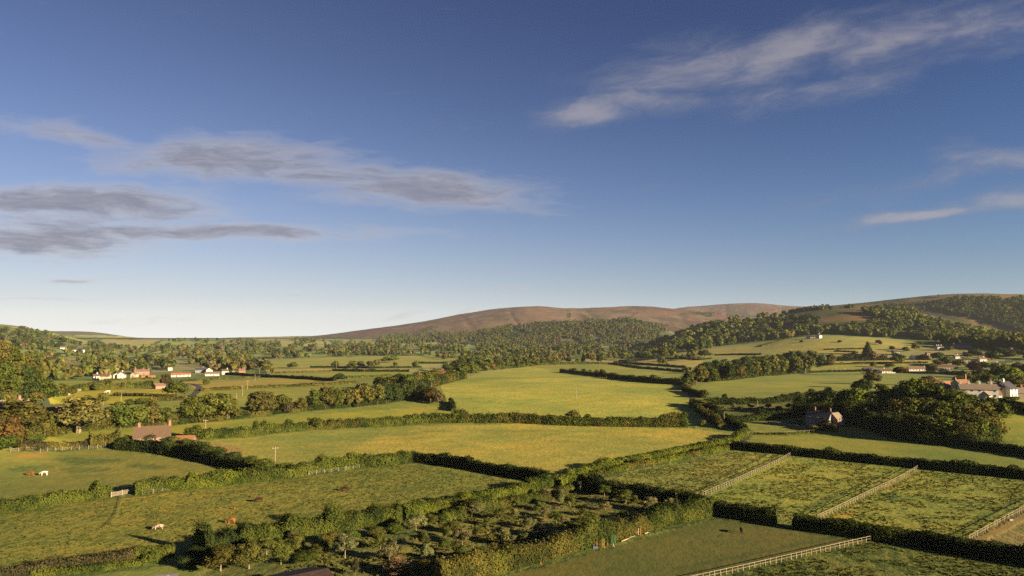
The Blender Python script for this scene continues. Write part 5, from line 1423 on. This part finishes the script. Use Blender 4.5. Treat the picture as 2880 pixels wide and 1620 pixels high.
for a in [(2612, 1000, 8, 6, 3.4, 2.2, 10, 'cream', 'tile', 'brown-roofed cottage above the purple beech'), (2735, 994, 9, 6, 3.0, 2.2, 4, 'white', 'slate', 'white cottage just under the strip of meadow'),
          (2762, 1016, 10, 6.5, 3.2, 2.4, 12, 'white', 'pinkt', 'white house with a pinkish roof between two dark trees'), (2718, 1018, 8, 6, 3.2, 2.2, -6, 'cream', 'slate', 'cream slate-roofed cottage above the dark beech'),
          (2830, 972, 8, 6, 4.0, 2.2, 8, 'white', 'slate', 'white house right of the tall brick house'), (2868, 975, 9, 6, 4.0, 2.4, 8, 'cream', 'orange', 'cream house with an orange roof, topmost at the right edge'),
          (2690, 1008, 7, 6, 3.0, 2.2, 14, 'white', 'tile', 'small white brown-roofed house in the middle of the upper village'), (2800, 1030, 8, 6, 3.0, 2.2, 10, 'white', 'slate', 'small slate-roofed white house left of the tan hipped roof'),
          (2842, 1060, 8, 6, 3.0, 2.3, 6, 'cream', 'tile', 'cream brown-roofed house directly below the tan hipped roof'), (2862, 1120, 8, 6, 3.0, 2.3, 6, 'stone', 'tan', 'low stone house at the right edge beyond the terrace')]:
    house(a[0], a[1], a[2], a[3], a[4], a[5], VY(a[0], a[6] + 22), a[7], a[8], a[9], (.5,), group=RH)
# the barn whose roof enters the picture at the bottom
rx, ry = -31.8, 120.0
ux, uy = -.80, -.60
cx, cy = rx + ux * 15.5, ry + uy * 15.5
b = house(0, 0, 31, 17, 3.4, 2.1, math.degrees(math.atan2(-uy, -ux)), 'timber', 'barn', 'large low barn with a dark brown roof cut off by the bottom edge', (), name='barn', cat='barn', front=False, place=(cx, cy, 0))
hs = MB()
hs.box(-3.0, 3.0, -2.6, 2.6, -.6, 2.45, 0).build('wall', WALLS['timber'], (sh := empty('horse_shelter', (-61.5, 124.2, 0), R(20), 'small dark box shelter with a flat grey roof, right of the corner bramble', 'shelter')))
rf = MB(); rf.box(-1.75, 1.75, -2.0, 2.0, 2.5, 2.62, 0)
sh.scale = (.62, .75, 1)
rf = MB().box(-3.2, 3.2, -2.8, 2.8, 2.452, 2.6).build('roof', flat('grey_felt', (.20, .18, .18)), sh)
for q in (-1.1, 1.0):
    MB().box(q * .2 - .5 + .6, q * .2 + .6 + .3, q - .3, q + .3, 2.602, 2.68).build('roof_light', M_FRAME, rf)
MB().box(-.6, 2.6, -2.66, -2.603, 1.0, 1.9).build('window', M_FRAME, sh)
hw = P([2160, 2200, 2240, 2281], [1192, 1196, 1202, 1209])
mb = MB()
for i in range(3):
    a, c = hw[i], hw[i + 1]
    n = np.array([-(c - a)[1], (c - a)[0]]); n = n / np.linalg.norm(n) * .25
    for z0, z1 in ((-.4, 1.1),):
        q = [(a[0] + n[0], a[1] + n[1]), (c[0] + n[0], c[1] + n[1]), (c[0] - n[0], c[1] - n[1]), (a[0] - n[0], a[1] - n[1])]
        lo = [(x, y, a[2] - .4) for x, y in q]; hi = [(x, y, (a[2], c[2], c[2], a[2])[k] + 1.1) for k, (x, y) in enumerate(q)]
        mb.poly(hi); [mb.poly([lo[k], lo[(k + 1) % 4], hi[(k + 1) % 4], hi[k]][::-1]) for k in range(4)]
tag(mb.build('garden_wall', WALLS['stone']), 'low grey stone garden wall left of the shaded cottage', 'wall')

# ------------------------------------------------------------------ fences, gates, poles
POST = MB().box(-.06, .06, -.06, .06, -.3, 1.25).mesh('post', M_WOOD)
POSTP = MB().box(-.06, .06, -.06, .06, -.3, 1.25).mesh('post', M_PALEWOOD)


def rails(pts, zs, name, mat, parent, r=(.025, .042), loc=None):
    for z in zs:
        mb = MB()
        for a, c in zip(pts[:-1], pts[1:]):
            a = Vector(a) + Vector((0, 0, z)) - loc; c = Vector(c) + Vector((0, 0, z)) - loc
            d = (c - a); n = Vector((-d.y, d.x, 0)).normalized() * r[0]
            u = Vector((0, 0, r[1]))
            q = [a - n - u, a + n - u, a + n + u, a - n + u]; w = [x + d for x in q]
            for k in range(4):
                mb.poly([q[k], q[(k + 1) % 4], w[(k + 1) % 4], w[k]])
            mb.poly(q[::-1]); mb.poly(w)
        mb.build(name, mat, parent)


def fence(p0, p1, spacing, label, pale=True, zs=(.60, 1.14), name='post_and_rail_fence', wire=False, stakes=None, h=1.0, cat='fence'):
    if stakes:
        g = [Vector(p) for p in P([s[0] for s in stakes], [s[1] for s in stakes])]
    else:
        a, c = P([p0[0], p1[0]], [p0[1], p1[1]])
        n = max(2, int(np.linalg.norm(c - a) / spacing) + 1)
        g = []
        for i in range(n):
            q = a + (c - a) * i / (n - 1)
            g.append(Vector((q[0], q[1], float(terrain(q[0], q[1])))))
    o = g[0].copy()
    e = empty(name, o, 0, label, cat)
    me = POSTP if pale else POST
    rnd = random.Random(int(o.x * 10))
    for q in g:
        p = obj('post', me, e, q - o)
        p.rotation_euler = (rnd.uniform(-.07, .07), rnd.uniform(-.07, .07), rnd.uniform(0, 1))
        p.scale = (1, 1, h * rnd.uniform(.96, 1.06))
    if wire:
        rails(g, (.5, .85, 1.1), 'wire', M_WIRE, e, (.006, .006), o)
    else:
        for z in zs:
            rails(g, (z,), 'rail', M_PALEWOOD if pale else M_WOOD, e, (.022, .042) if z == zs[-1] else (.015, .026), o)
    return e, g


M_WIRE, _n, _p, _o = principled('fence_wire', (.35, .34, .32), .5, .5)
for a in [((1977, 1396), (2226, 1280), 1.9, 'pale post-and-rail fence, farthest left of those crossing the paddocks'),
          ((2300, 1461), (2585, 1317), 1.9, 'pale post-and-rail fence crossing the middle paddocks'),
          ((2726, 1521), (2935, 1405), 1.8, 'pale post-and-rail fence at the right edge before the brown paddock'),
          ((1890, 1650), (2460, 1520), 1.5, 'pale post-and-rail fence in the lower right below the black pony')]:
    e, g = fence(a[0], a[1], a[2], a[3])
    st = MB().tube([(0, 0, -.3), (0, 0, 1.7)], [.11, .1], 6).build('end_post', flat('orange_timber', (.5, .28, .14)), e, g[-1] - g[0])
fence((2196, 1462), (2228, 1466), 1.6, 'short brown fence across the gap in the dark hedge', pale=False)
fence((2092, 1221), (2205, 1222), 2.2, 'white rails beside the lane near the shaded cottage', zs=(.5, 1.1), name='white_rail_fence')
fence((2205, 1222), (2290, 1216), 2.4, 'weathered rails running towards the shaded cottage', pale=False, zs=(.5, 1.1))
fence((30, 1272), (96, 1267), 2.6, 'pale rails and gate behind the horse paddock at the left', zs=(.3, .6, .9, 1.15))
fence(None, None, 0, 'wire fence with short pale stakes right of the pale gate', wire=True, h=1.05, stakes=[(400, 1391), (430, 1388), (458, 1384), (484, 1380), (513, 1376), (542, 1372), (570, 1369), (598, 1366), (627, 1363)], name='wire_fence')
fence(None, None, 0, 'wire fence with pale stakes before the blossoming bush', wire=True, h=1.1, stakes=[(868, 1337), (890, 1334), (912, 1331), (931, 1329), (952, 1326), (973, 1323), (993, 1320), (1011, 1318), (1028, 1316), (1047, 1313), (1068, 1311), (1088, 1309), (1106, 1307), (1126, 1305), (1144, 1303)], name='wire_fence')
fence(None, None, 0, 'wire fence with pale stakes along the back of the horse paddock', wire=True, h=1.3, stakes=[(113, 1273), (133, 1270), (155, 1269), (175, 1268), (201, 1266), (223, 1265), (249, 1264), (274, 1262), (297, 1260)], name='wire_fence')


def gate(p0, p1, label):
    a, c = [Vector(p) for p in P([p0[0], p1[0]], [p0[1], p1[1]])]
    e = empty('field_gate', a, math.atan2(c.y - a.y, c.x - a.x), label, 'gate')
    L = (c - a).length
    for x in (0, L / 2, L):
        MB().box(x - .12, x + .12, -.12, .12, -.3, 1.5).build('post', M_PALEWOOD, e)
    for x0, x1 in ((.15, L / 2 - .15), (L / 2 + .15, L - .15)):
        for z in (.2, .45, .7, .95, 1.2):
            MB().box(x0, x1, -.04, .04, z, z + .12).build('rail', M_PALEWOOD, e)
        MB().poly([(x0, -.045, .2), (x0 + .12, -.045, .2), (x1, -.045, 1.2), (x1 - .12, -.045, 1.2)]).build('brace', M_PALEWOOD, e)


gate((312, 1399), (373, 1387), 'pale double five-bar gate between two hedges at the left')


def pole(px, py, hpx, label, arm=True, thick=1.0):
    f = P1(px, py)
    h = hpx * math.hypot(f[0], f[1]) / FPX
    e = empty('utility_pole', f, VYR(px), label, 'utility pole')
    MB().tube([(0, 0, -.5), (0, 0, h)], [.17 * thick, .12 * thick], 8).build('pole_shaft', M_PALEWOOD, e)
    if arm:
        MB().box(-1.0, 1.0, -.2, -.09, h - .5, h - .34).build('crossarm', M_PALEWOOD, e)
        for x in (-.85, 0, .85):
            MB().tube([(x, -.145, h - .34), (x, -.145, h - .12)], [.06, .04], 6).build('insulator', M_FRAME, e)


def VYR(px):
    return R(VY(px))


for a in [(577, 1232, 46, 'utility pole in the hedge right of the farmhouse', True), (773, 1318, 56, 'utility pole with a crossarm rising behind the bushy hedge', True), (1621, 1122, 34, 'tall pale utility pole alone in the central pasture', False),
          (1809, 1186, 24, 'thin pole just behind the hedge below the central pasture', False), (1214, 1097, 22, 'pale pole at the left edge of the central pasture', False), (2037, 1193, 31, 'pole beside the lane at the corner of the small orchard', False),
          (2131, 1143, 16, 'pole rising in the small orchard near the dark hedge', False), (2152, 1176, 16, 'pole at the lower edge of the small orchard', False), (340, 1137, 28, 'pole standing at the lower edge of the buttercup field', False),
          (717, 1072, 18, 'farthest of three valley poles in a line, by the dark hedge', False), (696, 1096, 24, 'middle one of three valley poles in a line', True), (682, 1113, 25, 'nearest of three valley poles in a line', True),
          (665, 1122, 15, 'short pole just above the big paired oaks of the belt', False), (730, 1054, 14, 'pole with a crossarm right of the left-hand village', True), (946, 1036, 18, 'pole left of the row of valley oaks', False),
          (848, 1036, 8, 'small pole near the left end of the long valley hedge', False), (2349, 1018, 9, 'pole right of the pale round bush by the copse', False), (2485, 1019, 15, 'pole with a crossarm at the gold meadow strip', True),
          (2503, 998, 9, 'small pole left of the house with white chimneys', False), (2528, 1046, 20, 'pole behind the pines among the bungalows', False), (2466, 1108, 16, 'thick pale stump left of the two pines', False),
          (2570, 1019, 13, 'pole with a crossarm in front of the small white gable', True), (2631, 1027, 6, 'short pole above the long brown-roofed bungalow', False), (2751, 975, 11, 'pole left of the tall brick house', False),
          (2686, 1096, 20, 'pole in front of the cream house by the terrace', False), (2163, 989, 20, 'pole at the left foot of the sheep hillside', False), (2260, 962, 10, 'pole near the top of the sheep hillside', False)]:
    pole(*a[:4], arm=a[4], thick=1.9 if 'stump' in a[3] else 1.0)

# ------------------------------------------------------------------ animals
def coat(name, a, b, th=.5, sc=1.6):
    m, N, p, out = principled(name, None, .85, .15)
    tc = N.n('ShaderNodeTexCoord')
    f = N.noise(tc.outputs['Object'], sc, 2, .5)
    N.l(N.mix(N.ramp(f, th - .02, th + .02), a, b), p.inputs['Base Color'])
    return m


def quadruped(name, kind, graze=True):
    """one continuous body grown with a skin modifier; x is forward"""
    K = {'cow': dict(L=1.55, H=1.38, body=.37, neck=.20, leg=.085, head=.15), 'horse': dict(L=1.45, H=1.50, body=.30, neck=.17, leg=.075, head=.12),
         'sheep': dict(L=.80, H=.72, body=.25, neck=.12, leg=.045, head=.09), 'calf': dict(L=.85, H=.55, body=.20, neck=.11, leg=.05, head=.09)}[kind]
    L, H, B = K['L'], K['H'], K['body']
    zb = H - B
    V = [(-L / 2, 0, zb), (-L * .18, 0, zb - .03), (L * .18, 0, zb - .05), (L / 2, 0, zb - .02)]
    Rd = [(B * .85, B * .9), (B, B * 1.05), (B * .98, B * 1.1), (B * .82, B * .95)]
    E = [(0, 1), (1, 2), (2, 3)]

    def add(p, r, to):
        V.append(p); Rd.append((r, r) if not isinstance(r, tuple) else r); E.append((to, len(V) - 1)); return len(V) - 1
    if graze:
        n1 = add((L * .5 + .28 * H, 0, zb - .22 * H), K['neck'], 3)
        n2 = add((L * .5 + .42 * H, 0, zb - .42 * H), K['head'], n1)
        add((L * .5 + .52 * H, 0, .12), K['head'] * .62, n2)
    else:
        n1 = add((L * .5 + .2 * H, 0, zb + .22 * H), K['neck'], 3)
        n2 = add((L * .5 + .32 * H, 0, zb + .42 * H), K['head'], n1)
        add((L * .5 + .52 * H, 0, zb + .30 * H), K['head'] * .6, n2)
    for s in (-1, 1):
        add(tuple(np.array(V[n2]) + (-.02, s * K['head'] * 1.35, K['head'] * .6)), K['head'] * .28, n2)
    lz = zb * .98
    if kind != 'calf':
        for s in (-1, 1):      # front legs, then hind legs with stifle and hock
            a = add((L * .42, s * B * .5, lz * .62), K['leg'] * 1.5, 3)
            k = add((L * .44, s * B * .5, lz * .36), K['leg'] * .9, a)
            add((L * .42, s * B * .5, .04), K['leg'] * .8, k)
            a = add((-L * .42, s * B * .55, lz * .66), K['leg'] * 1.9, 0)
            k = add((-L * .56, s * B * .52, lz * .38), K['leg'] * .95, a)
            add((-L * .50, s * B * .52, .04), K['leg'] * .8, k)
    t = add((-L / 2 - B * .8, 0, zb + B * .3), .045, 0)
    add((-L / 2 - B * .95, 0, zb - B * .9), .035, t)
    me = bpy.data.meshes.new(name)
    me.from_pydata([tuple(v) for v in V], E, [])
    o = bpy.data.objects.new('tmp', me)
    col.objects.link(o)
    m = o.modifiers.new('skin', 'SKIN')
    o.modifiers.new('sub', 'SUBSURF').levels = 2
    for i, r in enumerate(Rd):
        me.skin_vertices[0].data[i].radius = r
    me.skin_vertices[0].data[0].use_root = True
    bpy.context.view_layer.update()
    dg = bpy.context.evaluated_depsgraph_get()
    res = bpy.data.meshes.new_from_object(o.evaluated_get(dg))
    res.name = name
    if kind == 'calf':
        res.transform(Matrix.Translation((0, 0, -.14)))
    res.polygons.foreach_set('use_smooth', [True] * len(res.polygons))
    bpy.data.objects.remove(o)
    return res


COATS = {'ginger': coat('ginger_coat', (0.189, 0.068, 0.018), (0.225, 0.099, 0.036), .55), 'darkred': coat('dark_red_coat', (0.034, 0.008, 0.005), (0.023, 0.006, 0.005)), 'dapple': coat('dappled_coat', (0.279, 0.216, 0.162), (0.099, 0.068, 0.054), .52, 2.4),
         'chestnut': coat('chestnut_coat', (0.162, 0.054, 0.016), (0.135, 0.045, 0.013)), 'white': coat('white_coat', (0.360, 0.333, 0.297), (0.333, 0.306, 0.270)), 'pied': coat('piebald_coat', (0.360, 0.342, 0.315), (0.023, 0.018, 0.018), .60, 1.3),
         'black': coat('black_coat', (0.005, 0.005, 0.005), (0.009, 0.008, 0.008)), 'fleece': coat('fleece', (0.279, 0.252, 0.198), (0.234, 0.207, 0.162))}
BODY = {}


def animal(px, py, kind, cname, heading, label, cat, group=None, scale=1.0, graze=True):
    key = (kind, cname, graze)
    if key not in BODY:
        me = quadruped('body', kind, graze)
        me.materials.clear(); me.materials.append(COATS[cname])
        BODY[key] = me
    f = P1(px, py)
    o = obj(cat if cat in ('cow', 'calf', 'horse', 'sheep', 'pony') else kind, BODY[key], None, tuple(f))
    o.rotation_euler = (0, 0, R(heading)); o.scale = (scale,) * 3
    tag(o, label, cat, group)
    return o


animal(651, 1472, 'cow', 'ginger', 172, 'ginger cow grazing, the brightest animal in the cow pasture', 'cow', 'cattle in the pasture', 1.05)
animal(446, 1490, 'cow', 'dapple', 190, 'pale dappled cow grazing alone, nearest to the bottom left', 'cow', 'cattle in the pasture', 1.0)
animal(728, 1412, 'cow', 'darkred', 185, 'dark red cow grazing, left of the two dark ones', 'cow', 'cattle in the pasture')
animal(971, 1381, 'cow', 'darkred', 178, 'dark red cow farthest right in the cow pasture', 'cow', 'cattle in the pasture')
animal(655, 1432, 'calf', 'ginger', 160, 'small ginger calf lying in the grass beyond the ginger cow', 'calf', 'cattle in the pasture', 1.0, graze=False)
animal(87, 1338, 'horse', 'chestnut', 178, 'chestnut horse grazing in the left paddock', 'horse', 'horses in the left paddock', 1.0)
animal(124, 1338, 'horse', 'pied', 188, 'white horse with dark rump patches grazing in the left paddock', 'horse', 'horses in the left paddock', 1.08)
animal(2085, 1500, 'horse', 'black', 78, 'black pony seen from behind in the lower paddock', 'pony', None, .95)
animal(303, 1107, 'horse', 'white', 200, 'white horse grazing at the top of the buttercup field', 'horse', 'horses in the buttercup field', 1.5)
animal(194, 1113, 'horse', 'fleece', 100, 'small pale horse at the left of the buttercup field', 'horse', 'horses in the buttercup field', 1.1)
shp = [(2334, 979), (2351, 1035), (2376, 1038), (2292, 958), (2320, 966), (2400, 972), (2262, 975), (2440, 978), (2380, 955), (2225, 985), (2230, 970), (2541, 1027), (2500, 975)]
for i, (a, c) in enumerate(sorted(shp)):
    animal(a, c, 'sheep', 'fleece', 30 * i, f'white sheep, {ordinal(i + 1)} from the left on the right-hand hillside fields', 'sheep', 'sheep on the hillside fields', 1.5)

# ------------------------------------------------------------------ show-jumping gear by the olive hedge
def paint(name, c):
    return flat(name, c, tuple(x * .85 for x in c), 4, .6)


P_OR, P_GR, P_WH, P_YE, P_BL = paint('orange_paint', (0.225, 0.090, 0.015)), paint('green_paint', (0.021, 0.126, 0.066)), paint('white_paint', (0.240, 0.228, 0.186)), paint('yellow_paint', (0.225, 0.165, 0.036)), paint('blue_plastic', (0.084, 0.087, 0.126))


def stand(px, py, h, mats, label, n=1, cat='jump stand'):
    f = P1(px, py + 3)
    e = empty('jump_stand', f, R(20), label, cat, 'show-jumping gear by the olive hedge')
    for i in range(n):
        x = (i - (n - 1) / 2) * .45
        MB().box(x - .055, x + .055, -.055, .055, -.05, h).build('upright', mats[i % len(mats)], e)
    MB().box(-.12 - .2 * n, .12 + .2 * n, -.05, .05, 0, .06).build('foot', mats[0], e)
    MB().box(-.05, .05, -.35, .35, 0, .09).build('foot', mats[0], e)
    if n > 1:
        MB().box(-.22, .22, -.03, .03, h * .35, h * .42).build('crosspiece', mats[0], e)


stand(1679, 1537, 1.45, [P_OR], 'single orange jump stand beside the blue block')
stand(1696, 1537, 1.85, [P_OR, P_YE], 'pair of orange uprights right of the single orange stand', 2)
stand(1709, 1532, .75, [P_OR], 'short orange and white jump marker')
stand(1721, 1525, 1.75, [P_GR], 'pale green jump stand, left of the two green ones')
stand(1730, 1526, 1.95, [P_GR], 'bright green jump stand, right of the two green ones')
stand(1725, 1534, .65, [P_WH], 'short white marker at the foot of the green stands')
stand(1793, 1501, 1.5, [P_OR, P_WH], 'orange and white twin uprights against the hedge', 2)
stand(1801, 1504, 1.85, [P_OR], 'tall brown-orange jump stand farthest right')
stand(1521, 1586, .7, [P_OR], 'lone short orange marker at the foot of the olive hedge')
for p0, p1, mt, lb, r in (((1747, 1524), (1768, 1516), P_YE, 'yellow and white jump pole lying on the grass', .13), ((1813, 1502), (1823, 1499), P_WH, 'short white pole lying at the hedge foot', .1), ((1770, 1513), (1786, 1509), P_WH, 'thin white pole lying between two jump stands', .05)):
    a, c = [Vector(p) for p in P([p0[0], p1[0]], [p0[1], p1[1]])]
    m = MB().tube([(0, 0, .12), tuple((c - a) * .33 + Vector((0, 0, .12)))], [r, r], 8).tube([tuple((c - a) * .33 + Vector((0, 0, .12))), tuple((c - a) * .66 + Vector((0, 0, .12)))], [r, r], 8, 1).tube([tuple((c - a) * .66 + Vector((0, 0, .12))), tuple((c - a) + Vector((0, 0, .12)))], [r, r], 8)
    tag(m.build('jump_pole', [mt, P_WH], None, tuple(a)), lb, 'jump pole', 'show-jumping gear by the olive hedge')
f = P1(1674, 1543)
bl = MB().box(-.5, .5, -.3, .3, 0, .55).box(-.42, -.2, -.24, .24, .552, .72).box(.2, .42, -.24, .24, .552, .72)
tag(bl.build('jump_block', P_BL, None, tuple(f)), 'blue-grey plastic jump block at the foot of the olive hedge', 'jump block', 'show-jumping gear by the olive hedge')
f = P1(2843, 1464)
tag(MB().box(-.45, .45, -.25, .25, 0, .4).box(-.38, .38, -.18, .18, .4, .43, 1).build('water_trough', [P_WH, M_GLASS], None, tuple(f)), 'small white water trough by the right-edge fence', 'trough')
f = P1(2195, 1462)

# ------------------------------------------------------------------ the air
def haze():
    m = bpy.data.materials.new('haze'); m.use_nodes = True
    N = NT(m.node_tree)
    out = N.n('ShaderNodeOutputMaterial')
    v = N.n('ShaderNodeVolumePrincipled')
    v.inputs['Color'].default_value = (.80, .87, 1.0, 1)
    v.inputs['Density'].default_value = 1.8e-5
    v.inputs['Anisotropy'].default_value = 0.0
    N.l(v.outputs[0], out.inputs['Volume'])
    mb = MB().box(-12000, 12000, -11900, 12100, -70, 500)
    o = mb.build('haze', m)
    tag(o, 'thin evening haze over the whole valley', 'haze', kind='stuff')


haze()
